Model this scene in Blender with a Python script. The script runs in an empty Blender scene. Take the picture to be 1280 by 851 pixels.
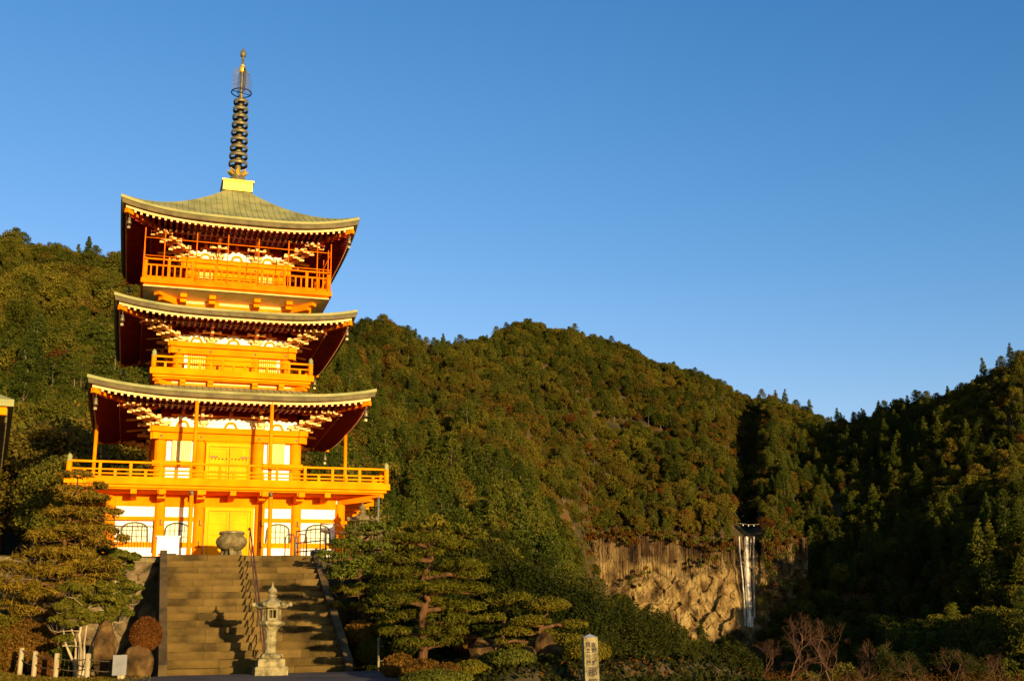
import bpy, bmesh, math, random
import numpy as np
from math import sin, cos, tan, pi, radians, sqrt, atan2, floor
from mathutils import Matrix, Vector

# ---------------------------------------------------------------- camera, sky, sun, exposure
SC = bpy.context.scene
COL = SC.collection
F_PX, PITCH, ROLL = 1398.4442, .27927492, -.02482052      # focal length in pixels of a 1280 px wide frame
TH, XC, YC = .32551384, -12.61992, 48.0                   # heading and centre of the pagoda site
cam_d = bpy.data.cameras.new('camera')
cam = bpy.data.objects.new('camera', cam_d)
COL.objects.link(cam)
cam_d.sensor_width = 36.0
cam_d.lens = F_PX / 1280 * 36
cam_d.clip_start, cam_d.clip_end = .5, 8000
cam.matrix_world = Matrix.Rotation(pi/2 + PITCH, 4, 'X') @ Matrix.Rotation(ROLL, 4, 'Z')
SC.camera = cam
SC.render.resolution_x, SC.render.resolution_y = 1024, 680

SUN_AZ, SUN_EL = radians(31), radians(3.8)              # light travels towards (-sin az, cos az)
SKY_EL = SUN_EL
SKY_RESPONSE = ((1.9, 1.85), (1.2, .95), (1.0, 1.06))
w = bpy.data.worlds.new('World'); SC.world = w; w.use_nodes = True
wn = w.node_tree; wn.nodes.clear()
sky = wn.nodes.new('ShaderNodeTexSky'); sky.sky_type = 'NISHITA'; sky.sun_disc = False
sky.sun_elevation = SKY_EL
sky.sun_rotation = pi - SUN_AZ
sky.air_density, sky.dust_density, sky.ozone_density = 1.0, 0.2, 3.0
bg = wn.nodes.new('ShaderNodeBackground'); bg.inputs['Strength'].default_value = .15
out = wn.nodes.new('ShaderNodeOutputWorld')
# deepen the clear evening blue overhead: a gentle per-channel response on the sky colour
sep = wn.nodes.new('ShaderNodeSeparateColor'); cmb = wn.nodes.new('ShaderNodeCombineColor')
wn.links.new(sky.outputs[0], sep.inputs[0])
def wmath(op, a, b):
    n = wn.nodes.new('ShaderNodeMath'); n.operation = op
    for i, q in enumerate((a, b)):
        if isinstance(q, (int, float)): n.inputs[i].default_value = q
        else: wn.links.new(q, n.inputs[i])
    return n.outputs[0]
for i, (g_, k_) in enumerate(SKY_RESPONSE):
    c_ = sep.outputs[i]
    wn.links.new(wmath('MINIMUM', wmath('MULTIPLY', wmath('POWER', c_, g_), k_), wmath('MULTIPLY', c_, 1.3)), cmb.inputs[i])
wn.links.new(cmb.outputs[0], bg.inputs[0]); wn.links.new(bg.outputs[0], out.inputs[0])
sl = bpy.data.lights.new('sun', 'SUN'); sun = bpy.data.objects.new('sun', sl); COL.objects.link(sun)
sl.energy, sl.angle, sl.color = 4.1, radians(.5), (1.0, .73, .38)
sdir = Vector((-sin(SUN_AZ)*cos(SUN_EL), cos(SUN_AZ)*cos(SUN_EL), -sin(SUN_EL)))
sun.rotation_euler = sdir.to_track_quat('-Z', 'Y').to_euler()
sun.location = (60, -120, 40)
vs = SC.view_settings
vs.view_transform, vs.look, vs.exposure, vs.gamma = "Standard", "None", 1.34, 1.0
vs.use_curve_mapping = False

# ---------------------------------------------------------------- helpers
U = np.array([cos(TH), sin(TH), 0]); N = np.array([-sin(TH), cos(TH), 0])

def site(u, v, z=0):                     # site coordinates (u along the pagoda front, v inwards) to world
    return (XC + u*U[0] + v*N[0], YC + u*U[1] + v*N[1], z)

def ray(x, y):
    dx, dy = x - 640, y - 425
    ux = dx*cos(ROLL) + dy*sin(ROLL); uy = -dx*sin(ROLL) + dy*cos(ROLL)
    a, b = ux/F_PX, -uy/F_PX
    c, s = cos(PITCH), sin(PITCH)
    return a, c - b*s, s + b*c

def at(x, y, Y):                         # the world point seen at a photo pixel, at a given distance ahead
    a, b, c = ray(x, y)
    return (a/b*Y, Y, c/b*Y)

def proj(X, Y, Z):
    c, s = cos(PITCH), sin(PITCH)
    d = Y*c + Z*s; x = F_PX*X/d; y = -F_PX*(Z*c - Y*s)/d
    return 640 + x*cos(ROLL) - y*sin(ROLL), 425 + x*sin(ROLL) + y*cos(ROLL)

def to_site(X, Y):
    dx, dy = X - XC, Y - YC
    return dx*U[0] + dy*U[1], dx*N[0] + dy*N[1]

def sstep(a, b, x):
    t = np.clip((x - a)/(b - a), 0, 1)
    return t*t*(3 - 2*t)

_perm = np.random.RandomState(7).rand(256, 256)
def vnoise(x, y):                        # tileable value noise
    x = np.asarray(x, float); y = np.asarray(y, float)
    xi, yi = np.floor(x).astype(int), np.floor(y).astype(int)
    fx, fy = x - xi, y - yi
    fx, fy = fx*fx*(3-2*fx), fy*fy*(3-2*fy)
    g = lambda i, j: _perm[i % 256, j % 256]
    return (g(xi, yi)*(1-fx) + g(xi+1, yi)*fx)*(1-fy) + (g(xi, yi+1)*(1-fx) + g(xi+1, yi+1)*fx)*fy
def fbm(x, y, o=4):
    s, a, t = 0, .5, 0
    for k in range(o):
        s = s + a*vnoise(x*2**k + 17*k, y*2**k + 31*k); t += a; a *= .5
    return s/t

# ---------------------------------------------------------------- materials
def mat(name, c1, c2=None, scale=3.0, rough=.7, metal=0., bump=0., bscale=12., detail=4., stretch=None, spec=.12, c3=None, island=0.):
    m = bpy.data.materials.new(name); m.use_nodes = True
    nt = m.node_tree; b = nt.nodes['Principled BSDF']
    b.inputs['Roughness'].default_value = rough; b.inputs['Metallic'].default_value = metal
    b.inputs['Specular IOR Level'].default_value = spec
    tc = nt.nodes.new('ShaderNodeTexCoord'); mp = nt.nodes.new('ShaderNodeMapping')
    nt.links.new(tc.outputs['Object'], mp.inputs[0])
    if stretch: mp.inputs['Scale'].default_value = stretch
    if c2 is None: c2 = tuple(x*.75 for x in c1)
    nz = nt.nodes.new('ShaderNodeTexNoise'); nz.inputs['Scale'].default_value = scale; nz.inputs['Detail'].default_value = detail
    nt.links.new(mp.outputs[0], nz.inputs['Vector'])
    cr = nt.nodes.new('ShaderNodeValToRGB'); e = cr.color_ramp.elements
    e[0].position, e[1].position = .36, .64
    e[0].color, e[1].color = (*c2, 1), (*c1, 1)
    if c3 is not None:
        k = e.new(.5); k.color = (*c3, 1)
    nt.links.new(nz.outputs['Fac'], cr.inputs[0]); nt.links.new(cr.outputs[0], b.inputs['Base Color'])
    if island:
        ge = nt.nodes.new('ShaderNodeNewGeometry'); mr = nt.nodes.new('ShaderNodeMapRange')
        mr.inputs['To Min'].default_value = 1 - island; mr.inputs['To Max'].default_value = 1 + island*.6
        nt.links.new(ge.outputs['Random Per Island'], mr.inputs[0])
        vm = nt.nodes.new('ShaderNodeVectorMath'); vm.operation = 'SCALE'
        nt.links.new(cr.outputs[0], vm.inputs[0]); nt.links.new(mr.outputs[0], vm.inputs['Scale']); nt.links.new(vm.outputs[0], b.inputs['Base Color'])
    if bump:
        n2 = nt.nodes.new('ShaderNodeTexNoise'); n2.inputs['Scale'].default_value = bscale; n2.inputs['Detail'].default_value = 6
        nt.links.new(mp.outputs[0], n2.inputs['Vector'])
        bp = nt.nodes.new('ShaderNodeBump'); bp.inputs['Strength'].default_value = bump; bp.inputs['Distance'].default_value = .05
        nt.links.new(n2.outputs['Fac'], bp.inputs['Height']); nt.links.new(bp.outputs[0], b.inputs['Normal'])
    return m

def foliage(name, c_dark, c_mid, c_light, scale=.6, rough=.65, rnd=.6, wild=False):
    """leaf colours vary by clump (noise), by tree (object random) and by leaf (island random)"""
    m = bpy.data.materials.new(name); m.use_nodes = True
    nt = m.node_tree; b = nt.nodes['Principled BSDF']
    b.inputs['Roughness'].default_value = rough; b.inputs['Specular IOR Level'].default_value = .03
    tc = nt.nodes.new('ShaderNodeTexCoord')
    nz = nt.nodes.new('ShaderNodeTexNoise'); nz.inputs['Scale'].default_value = scale; nz.inputs['Detail'].default_value = 3
    nt.links.new(tc.outputs['Object'], nz.inputs['Vector'])
    oi = nt.nodes.new('ShaderNodeObjectInfo'); ge = nt.nodes.new('ShaderNodeNewGeometry')
    def mth(op, a, bb):
        n = nt.nodes.new('ShaderNodeMath'); n.operation = op
        for i, q in enumerate((a, bb)):
            if isinstance(q, (int, float)): n.inputs[i].default_value = q
            else: nt.links.new(q, n.inputs[i])
        return n.outputs[0]
    v = mth('ADD', mth('MULTIPLY', nz.outputs['Fac'], .9), mth('MULTIPLY', oi.outputs['Random'], rnd))
    v = mth('ADD', v, mth('MULTIPLY', ge.outputs['Random Per Island'], .35))
    v = mth('SUBTRACT', v, .45 - .15 + rnd*.25)
    if wild:
        ln = nt.nodes.new('ShaderNodeTexNoise'); ln.inputs['Scale'].default_value = .016; ln.inputs['Detail'].default_value = 2
        nt.links.new(oi.outputs['Location'], ln.inputs['Vector'])
        v = mth('ADD', v, mth('MULTIPLY', mth('SUBTRACT', ln.outputs['Fac'], .53), 1.5))
    cr = nt.nodes.new('ShaderNodeValToRGB'); e = cr.color_ramp.elements
    e[0].position, e[0].color = .08, (*c_dark, 1); e[1].position, e[1].color = .85, (*c_light, 1)
    k = e.new(.45); k.color = (*c_mid, 1)
    if wild:
        for q in e: q.color = (min(1, q.color[0]*.96), min(1, q.color[1]*1.0), q.color[2], 1)
    nt.links.new(v, cr.inputs[0]); nt.links.new(cr.outputs[0], b.inputs['Base Color'])
    return m

M = {}
M['verm'] = mat('vermilion_paint', (.80, .215, .002), (.70, .165, .0015), 1.7, .55, spec=.0, island=.12)
M['verm2'] = mat('vermilion_worn', (.80, .21, .002), (.68, .155, .0015), 2.5, .6, stretch=(1, 1, .3), spec=.0, island=.12)
M['yellow'] = mat('orange_ochre_paint', (.80, .235, .002), (.68, .175, .0015), 1.5, .55, spec=.0, island=.12)
M['redrail'] = mat('deep_vermilion_rail', (.80, .165, .002), (.70, .12, .0015), 2.0, .55, spec=.0)
M['doorpaint'] = mat('yellow_door_paint', (.80, .33, .004), (.70, .26, .003), 1.5, .55, spec=.02)
M['cream'] = mat('cream_paint', (.76, .50, .22), (.66, .40, .15), 4., .65, spec=.03)
M['white'] = mat('white_plaster', (.82, .79, .70), (.76, .72, .62), 1.2, .8, island=.12)
M['slat'] = mat('pale_green_slat', (.62, .50, .10), (.55, .42, .07), 5., .6)
M['bracket'] = mat('pale_bracket_paint', (.80, .47, .17), (.70, .36, .10), 5., .65, spec=.0, island=.12)
M['copper'] = mat('weathered_copper', (.265, .245, .090), (.165, .155, .055), 1.1, .65, bump=.15, bscale=6, c3=(.215, .215, .080), spec=.05)
M['copper_edge'] = mat('copper_edge', (.12, .092, .028), (.07, .052, .018), 3., .55)
M['soffit'] = mat('soffit_shade_red', (.20, .011, .003), (.15, .008, .0025), 3., .6)  # vermilion darkened, so the shade under the eaves lies in the colour
M['plank'] = mat('balcony_soffit', (.80, .62, .28), (.66, .48, .20), 2., .7)
M['gold'] = mat('gold_leaf', (.80, .56, .09), (.65, .42, .06), 8., .35, metal=.55)
M['bronze'] = mat('gilt_bronze', (.20, .165, .075), (.11, .095, .05), 6., .45, metal=.4)
M['lattice'] = mat('dark_green_lattice', (.10, .11, .06), (.06, .07, .04), 5., .5)
M['pane'] = mat('pale_window_paper', (.72, .70, .48), (.62, .60, .40), 3., .6)
M['dark'] = mat('dark_metal', (.035, .028, .022), (.02, .016, .012), 8., .4, metal=.3)
M['rustrail'] = mat('brown_iron_rail', (.10, .045, .020), (.05, .025, .012), 8., .5)
M['greyrail'] = mat('grey_iron_rail', (.20, .19, .15), (.12, .11, .09), 8., .5, metal=.3)
M['stone'] = mat('pale_granite', (.27, .225, .105), (.10, .080, .036), 6., .9, bump=.6, bscale=25, detail=8, c3=(.20, .165, .075), spec=.03)
M['burner'] = mat('mossy_granite', (.185, .140, .055), (.085, .064, .024), 6., .85, bump=.4, bscale=25)
M['step'] = mat('weathered_step_stone', (.112, .070, .019), (.042, .028, .009), 1.3, .95, bump=.5, bscale=14, detail=9, c3=(.085, .054, .015), spec=.02, island=.42)
M['parapet'] = mat('dark_parapet_stone', (.10, .065, .024), (.05, .034, .014), 2.5, .9, bump=.3, bscale=12)
M['rock'] = mat('brown_boulder', (.125, .074, .022), (.030, .019, .007), 3.0, .95, bump=1., c3=(.070, .038, .013), spec=.02, bscale=6, detail=8)
M['wallstone'] = mat('wall_stone', (.16, .11, .05), (.06, .042, .02), 2., .9, bump=.6, bscale=8, detail=7)
M['bark'] = mat('red_brown_bark', (.11, .052, .018), (.045, .022, .009), 6., .9, bump=.6, bscale=20, stretch=(1, 1, .25))
M['greybark'] = mat('pale_bark', (.42, .33, .18), (.20, .15, .08), 6., .85, bump=.4, bscale=20, stretch=(1, 1, .3))
M['fbark'] = mat('forest_bark', (.16, .115, .07), (.06, .042, .025), 1.2, .9, stretch=(1, 1, .2))
M['post'] = mat('pale_wood_post', (.38, .31, .17), (.22, .17, .085), 7., .8, stretch=(1, 1, .25))
M['rope'] = mat('dark_rope', (.10, .07, .035), (.06, .04, .02), 20., .9)
M['signwhite'] = mat('shaded_white_board', (.15, .15, .135), (.11, .11, .10), 4., .5)  # white turned grey: shade on the sign board put into its colour
M['ink'] = mat('black_ink', (.025, .02, .018), (.02, .016, .014), 4., .6)
M['pave'] = mat('grey_paving', (.11, .095, .075), (.06, .052, .042), 1.2, .85, bump=.2, bscale=20, detail=8)
M['soil'] = mat('garden_soil', (.085, .055, .022), (.040, .030, .012), 1.6, .95, bump=.5, bscale=10, detail=8, c3=(.060, .048, .015))
M['hillsoil'] = mat('hill_soil', (.085, .042, .012), (.026, .022, .006), .06, .95, detail=9, c3=(.055, .040, .012))
M['water'] = mat('white_water', (.66, .60, .46), (.36, .30, .20), 1.1, .7, stretch=(1, 1, .05), spec=.02, c3=(.54, .48, .36))
nt_w = M['water'].node_tree; bw = nt_w.nodes['Principled BSDF']
mpw = [n for n in nt_w.nodes if n.type == 'MAPPING'][0]; nzw = nt_w.nodes.new('ShaderNodeTexNoise'); nzw.inputs['Scale'].default_value = 1.9; nzw.inputs['Detail'].default_value = 5
crw = nt_w.nodes.new('ShaderNodeValToRGB'); crw.color_ramp.elements[0].position = .36; crw.color_ramp.elements[1].position = .60; crw.color_ramp.elements[0].color = (.28, .28, .28, 1)
nt_w.links.new(mpw.outputs[0], nzw.inputs[0]); nt_w.links.new(nzw.outputs['Fac'], crw.inputs[0]); nt_w.links.new(crw.outputs[0], bw.inputs['Alpha'])
M['petal'] = mat('paper_streamer', (.8, .78, .72), (.75, .72, .66), 4., .7)

M['f_cedar'] = foliage('cedar_needles', (0.0189, 0.0270, 0.0028), (0.0405, 0.0486, 0.0047), (0.0756, 0.0702, 0.0066), .22, wild=True)
M['f_broad'] = foliage('broadleaf_leaves', (0.0286, 0.0312, 0.0027), (0.0598, 0.0559, 0.0055), (0.1040, 0.0806, 0.0073), .25, wild=True)
M['f_olive'] = foliage('olive_leaves', (0.0391, 0.0299, 0.0032), (0.0713, 0.0494, 0.0056), (0.1012, 0.0667, 0.0072), .25, wild=True)
M['f_rust'] = foliage('rusty_leaves', (0.0421, 0.0178, 0.0031), (0.0795, 0.0337, 0.0054), (0.1122, 0.0495, 0.0077), .3)
M['f_twig'] = mat('grey_brown_twigs', (.105, .050, .024), (.065, .032, .016), 2., .8)
M['f_pine'] = foliage('pine_needles', (0.0418, 0.0418, 0.0033), (0.0825, 0.0770, 0.0055), (0.1375, 0.1155, 0.0099), 1.8, rnd=.1)
M['f_podo'] = foliage('podocarpus_leaves', (0.0308, 0.0399, 0.0040), (0.0704, 0.0798, 0.0080), (0.1265, 0.1260, 0.0140), 2.5, rnd=.1)
M['f_nivaki'] = foliage('clipped_shrub_leaves', (0.0437, 0.0382, 0.0035), (0.0929, 0.0752, 0.0053), (0.1434, 0.1093, 0.0088), 2.2, rnd=.1)
M['f_brownpad'] = foliage('browned_pine_needles', (0.0696, 0.0506, 0.0049), (0.1522, 0.0974, 0.0086), (0.2284, 0.1403, 0.0122), 1.6, rnd=.1)
M['f_camellia'] = foliage('camellia_leaves', (0.0260, 0.0338, 0.0036), (0.0650, 0.0650, 0.0073), (0.1105, 0.0910, 0.0109), 2.2, rnd=.1)
M['f_fresh'] = foliage('fresh_green_leaves', (0.0368, 0.0342, 0.0032), (0.0759, 0.0684, 0.0056), (0.1323, 0.1045, 0.0112), 2.5, rnd=.1)
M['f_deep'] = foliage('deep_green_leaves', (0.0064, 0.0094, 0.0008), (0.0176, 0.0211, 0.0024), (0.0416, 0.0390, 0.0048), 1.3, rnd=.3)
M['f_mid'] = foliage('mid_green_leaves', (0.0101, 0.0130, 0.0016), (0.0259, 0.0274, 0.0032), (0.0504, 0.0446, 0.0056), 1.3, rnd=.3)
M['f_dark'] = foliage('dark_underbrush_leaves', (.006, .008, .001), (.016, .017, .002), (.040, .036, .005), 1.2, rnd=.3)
M['f_azalea'] = foliage('azalea_leaves', (0.0500, 0.0260, 0.0035), (0.0950, 0.0460, 0.0063), (0.1400, 0.0660, 0.0084), 3., rnd=.25)
M['f_red'] = foliage('red_brown_leaves', (0.0576, 0.0198, 0.0036), (0.0979, 0.0350, 0.0058), (0.1325, 0.0532, 0.0081), 3., rnd=.1)

# ---------------------------------------------------------------- mesh builder
class MB:
    def __init__(s): s.v, s.f, s.sm = [], [], []
    def add(s, vs, fs, smooth=False):
        o = len(s.v); s.v += [tuple(p) for p in vs]
        for f in fs: s.f.append(tuple(i + o for i in f)); s.sm.append(smooth)
        return s
    def box(s, x0, x1, y0, y1, z0, z1):
        return s.add([(x0,y0,z0),(x1,y0,z0),(x1,y1,z0),(x0,y1,z0),(x0,y0,z1),(x1,y0,z1),(x1,y1,z1),(x0,y1,z1)],
                     [(0,3,2,1),(4,5,6,7),(0,1,5,4),(1,2,6,5),(2,3,7,6),(3,0,4,7)])
    def cbox(s, x, y, z, sx, sy, sz, rz=0.):
        c, n = cos(rz), sin(rz); vs = []
        for dz in (-.5, .5):
            for dx, dy in ((-.5,-.5),(.5,-.5),(.5,.5),(-.5,.5)):
                a, b = dx*sx, dy*sy
                vs.append((x + a*c - b*n, y + a*n + b*c, z + dz*sz))
        return s.add(vs, [(0,3,2,1),(4,5,6,7),(0,1,5,4),(1,2,6,5),(2,3,7,6),(3,0,4,7)])
    def bar(s, p, q, wd, h):                      # rectangular beam; wd sideways, h upwards
        p, q = Vector(p), Vector(q); d = (q - p).normalized()
        side = d.cross(Vector((0,0,1)))
        side = side.normalized() if side.length > 1e-4 else Vector((1,0,0))
        up = side.cross(d).normalized()
        vs = []
        for e in (p, q):
            for a, b in ((-1,-1),(1,-1),(1,1),(-1,1)): vs.append(e + side*a*wd/2 + up*b*h/2)
        return s.add(vs, [(0,1,2,3),(7,6,5,4),(0,4,5,1),(1,5,6,2),(2,6,7,3),(3,7,4,0)])
    def tube(s, pts, r, n=8, cap=True):
        pts = [Vector(p) for p in pts]
        rs = r if isinstance(r, (list, tuple)) else [r]*len(pts)
        o = len(s.v); up = Vector((.31, .17, .93)); fs = []; vs = []
        for i, p in enumerate(pts):
            d = (pts[min(i+1, len(pts)-1)] - pts[max(i-1, 0)]).normalized()
            a = d.cross(up)
            if a.length < .05: a = d.cross(Vector((1, 0, 0)))
            a.normalize(); b = d.cross(a)
            for k in range(n):
                t = 2*pi*k/n
                vs.append(p + (a*cos(t) + b*sin(t))*rs[i])
        for i in range(len(pts)-1):
            for k in range(n):
                fs.append((i*n+k, i*n+(k+1) % n, (i+1)*n+(k+1) % n, (i+1)*n+k))
        s.add(vs, fs, True)
        if cap:
            s.f.append(tuple(o+k for k in range(n))[::-1]); s.sm.append(False)
            s.f.append(tuple(o+(len(pts)-1)*n+k for k in range(n))); s.sm.append(False)
        return s
    def lathe(s, prof, n=24, cx=0, cy=0, smooth=True, rot=0., pw=None):
        vs, fs = [], []
        for r, z in prof:
            for k in range(n):
                t = 2*pi*k/n + rot
                vs.append((cx + r*cos(t), cy + r*sin(t), z))
        for i in range(len(prof)-1):
            for k in range(n):
                fs.append((i*n+k, i*n+(k+1) % n, (i+1)*n+(k+1) % n, (i+1)*n+k))
        fs.append(tuple(range(n))[::-1]); fs.append(tuple((len(prof)-1)*n + k for k in range(n)))
        return s.add(vs, fs, smooth)
    def torus(s, cx, cy, z, R, r, n=28, m=8):
        vs, fs = [], []
        for i in range(n):
            a = 2*pi*i/n
            for j in range(m):
                b = 2*pi*j/m
                vs.append((cx + (R + r*cos(b))*cos(a), cy + (R + r*cos(b))*sin(a), z + r*sin(b)))
        for i in range(n):
            for j in range(m):
                fs.append((i*m+j, ((i+1) % n)*m+j, ((i+1) % n)*m+(j+1) % m, i*m+(j+1) % m))
        return s.add(vs, fs, True)
    def extr(s, poly, y0, y1):                     # polygon in (x, z) pulled along y
        n = len(poly)
        vs = [(x, y0, z) for x, z in poly] + [(x, y1, z) for x, z in poly]
        fs = [tuple(range(n)), tuple(range(2*n-1, n-1, -1))]
        fs += [(i, i+n, (i+1) % n + n, (i+1) % n) for i in range(n)]
        return s.add(vs, fs)
    def four(s):                                   # repeat on all four sides of a square plan
        v0, f0, m0 = list(s.v), list(s.f), list(s.sm)
        for k in (1, 2, 3):
            c, n = round(cos(k*pi/2)), round(sin(k*pi/2)); o = len(s.v)
            s.v += [(x*c - y*n, x*n + y*c, z) for x, y, z in v0]
            s.f += [tuple(i+o for i in f) for f in f0]; s.sm += m0
        return s
    def shift(s, dz):
        s.v = [(x, y, z + dz) for x, y, z in s.v]; return s
    def build(s, name, material, parent=None, loc=None, rz=None):
        me = bpy.data.meshes.new(name)
        me.from_pydata(s.v, [], s.f); me.polygons.foreach_set('use_smooth', s.sm)
        bm = bmesh.new(); bm.from_mesh(me); bmesh.ops.recalc_face_normals(bm, faces=bm.faces); bm.to_mesh(me); bm.free()
        me.materials.append(material)
        return link(name, me, parent, loc, rz)

def link(name, me, parent=None, loc=None, rz=None):
    o = bpy.data.objects.new(name, me); COL.objects.link(o)
    if parent is not None: o.parent = parent
    if loc is not None: o.location = loc
    if rz is not None: o.rotation_euler[2] = rz
    return o

def tag(o, label=None, cat=None, group=None, kind=None):
    if label: o['label'] = label
    if cat: o['category'] = cat
    if group: o['group'] = group
    if kind: o['kind'] = kind
    return o

def thing(name, label, cat, loc=(0, 0, 0), rz=0., group=None):
    o = bpy.data.objects.new(name, None); COL.objects.link(o)
    o.empty_display_size = .3
    o.location = loc; o.rotation_euler = (0, 0, rz)
    return tag(o, label, cat, group)

def dup(root, loc, rz=0., scale=None, label=None, group=None):
    r = root.copy(); COL.objects.link(r); r.location = loc; r.rotation_euler = (0, 0, rz)
    if scale is not None: r.scale = scale
    if label: r['label'] = label
    if group: r['group'] = group
    for ch in list(root.children):
        c = ch.copy(); COL.objects.link(c); c.parent = r
        for g in list(ch.children):
            d = g.copy(); COL.objects.link(d); d.parent = c
    return r

# ---------------------------------------------------------------- leaves: many small rhombic faces
class Leaves:
    def __init__(s, seed): s.r = np.random.RandomState(seed); s.P, s.N, s.S, s.A = [], [], [], []
    def put(s, P, Nn, size, aspect=.55):
        n = len(P); s.P.append(np.asarray(P)); s.N.append(np.asarray(Nn))
        s.S.append(np.asarray(size)*np.ones(n)); s.A.append(np.asarray(aspect)*np.ones(n))
    def blob(s, c, r, n, size, aspect=.55, jit=.7, inner=.55, up=0., under=1.):
        d = s.r.randn(n, 3); d /= np.linalg.norm(d, axis=1)[:, None]
        if under < 1.: d[:, 2] = np.where(d[:, 2] < 0, d[:, 2]*under, d[:, 2])
        rad = inner + (1.06 - inner)*s.r.rand(n)**.6
        P = np.array(c) + d*np.array(r)*rad[:, None]
        nn = d + jit*s.r.randn(n, 3); nn[:, 2] += up
        s.put(P, nn, size*(.6 + .8*s.r.rand(n)), aspect)
    def mesh(s, name, material):
        P, Nn, S, A = np.vstack(s.P), np.vstack(s.N), np.concatenate(s.S), np.concatenate(s.A)
        n = len(P)
        Nn = Nn/np.maximum(np.linalg.norm(Nn, axis=1)[:, None], 1e-6)
        t = s.r.randn(n, 3); t -= (t*Nn).sum(1)[:, None]*Nn; t /= np.maximum(np.linalg.norm(t, axis=1)[:, None], 1e-6)
        b = np.cross(Nn, t)
        a = (S)[:, None]; bb = (S*A)[:, None]
        V = np.stack([P - t*a, P + b*bb + Nn*a*.12, P + t*a, P - b*bb + Nn*a*.12], 1).reshape(-1, 3)
        me = bpy.data.meshes.new(name)
        me.vertices.add(4*n); me.vertices.foreach_set('co', V.astype(np.float32).ravel())
        me.loops.add(4*n); me.loops.foreach_set('vertex_index', np.arange(4*n, dtype=np.int32))
        me.polygons.add(n); me.polygons.foreach_set('loop_start', np.arange(0, 4*n, 4, dtype=np.int32))
        me.polygons.foreach_set('loop_total', np.full(n, 4, dtype=np.int32))
        me.update(calc_edges=True); me.materials.append(material)
        return me

def grid_mesh(name, V, nx, ny, material, smooth=True):
    i = np.arange(nx-1)[:, None]*ny + np.arange(ny-1)[None, :]
    Fq = np.stack([i, i+ny, i+ny+1, i+1], -1).reshape(-1, 4)
    me = bpy.data.meshes.new(name); n = len(Fq)
    me.vertices.add(len(V)); me.vertices.foreach_set('co', V.astype(np.float32).ravel())
    me.loops.add(4*n); me.loops.foreach_set('vertex_index', Fq.astype(np.int32).ravel())
    me.polygons.add(n); me.polygons.foreach_set('loop_start', np.arange(0, 4*n, 4, dtype=np.int32))
    me.polygons.foreach_set('loop_total', np.full(n, 4, dtype=np.int32))
    me.polygons.foreach_set('use_smooth', np.full(n, smooth))
    me.update(calc_edges=True); me.materials.append(material)
    return me
# ---------------------------------------------------------------- garden ground (one sheet in site coordinates)
ZT = 3.3                                            # terrace level; eye level is 0
def garden_z(u, v):
    u = np.asarray(u, float); v = np.asarray(v, float)
    low = -.17 - .055*np.clip(-21.5 - v, 0, 30)
    low = low + .85*sstep(-4.5, -11, u)*sstep(-12, -17, v)*sstep(-40, -27, v) + .40*sstep(3.0, 4.6, u)*sstep(-27.6, -26.6, v)*(1-sstep(-20.5, -14, v))
    bank = sstep(-20.5, -14.0, v)*1.0
    hard = (v > -13.95).astype(float)
    k = sstep(2.6, 3.4, u)*bank + (1 - sstep(2.6, 3.4, u))*np.where(u < -9.5, sstep(-19, -13, v), hard)
    z = low + (ZT - low)*k
    fall = sstep(6.3, 15, u + .12*np.clip(v + 14, -20, 12))*(1 - .75*sstep(-20, -25, v)*(1 - sstep(8.5, 12, u)))
    z = z - fall*(z + 6.5)
    return z + .05*(fbm(u*.9, v*.9) - .5)*(1 - hard*(u < 9) * (u > -9.5))

gu, gv = np.linspace(-42, 44, 300), np.concatenate([np.linspace(-85, -32, 40), np.linspace(-31.5, 16, 240)])
V = np.array([site(a, b, z) for a, row in zip(gu, garden_z(gu[:, None], gv[None, :])) for b, z in zip(gv, row)])
g = link('ground', grid_mesh('ground', V, len(gu), len(gv), M['soil'])); tag(g, kind='structure')

# forecourt paving at the stair foot and terrace paving: thin sheets over the soil
def sheet(name, u0, u1, v0, v1, m, dz, n=12):
    us, vvs = np.linspace(u0, u1, n), np.linspace(v0, v1, n)
    Vv = np.array([site(a, b, float(garden_z(a, b)) + dz) for a in us for b in vvs])
    o = link(name, grid_mesh(name, Vv, n, n, m)); tag(o, kind='structure'); return o
sheet('forecourt_paving', -3.6, 2.45, -30, -20.02, M['pave'], .035, 40)
sheet('terrace_paving', -8.8, 7.6, -13.6, -5.4, M['pave'], .02)
MB().box(-15, -9.6, -16, -2, 0, .06).build('path', mat('shaded_path', (.10, .10, .11), (.07, .07, .08), 2.), loc=site(0, 0, 2.9), rz=TH)['kind'] = 'structure'  # bluish tone of the shade put into the path's colour

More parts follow.
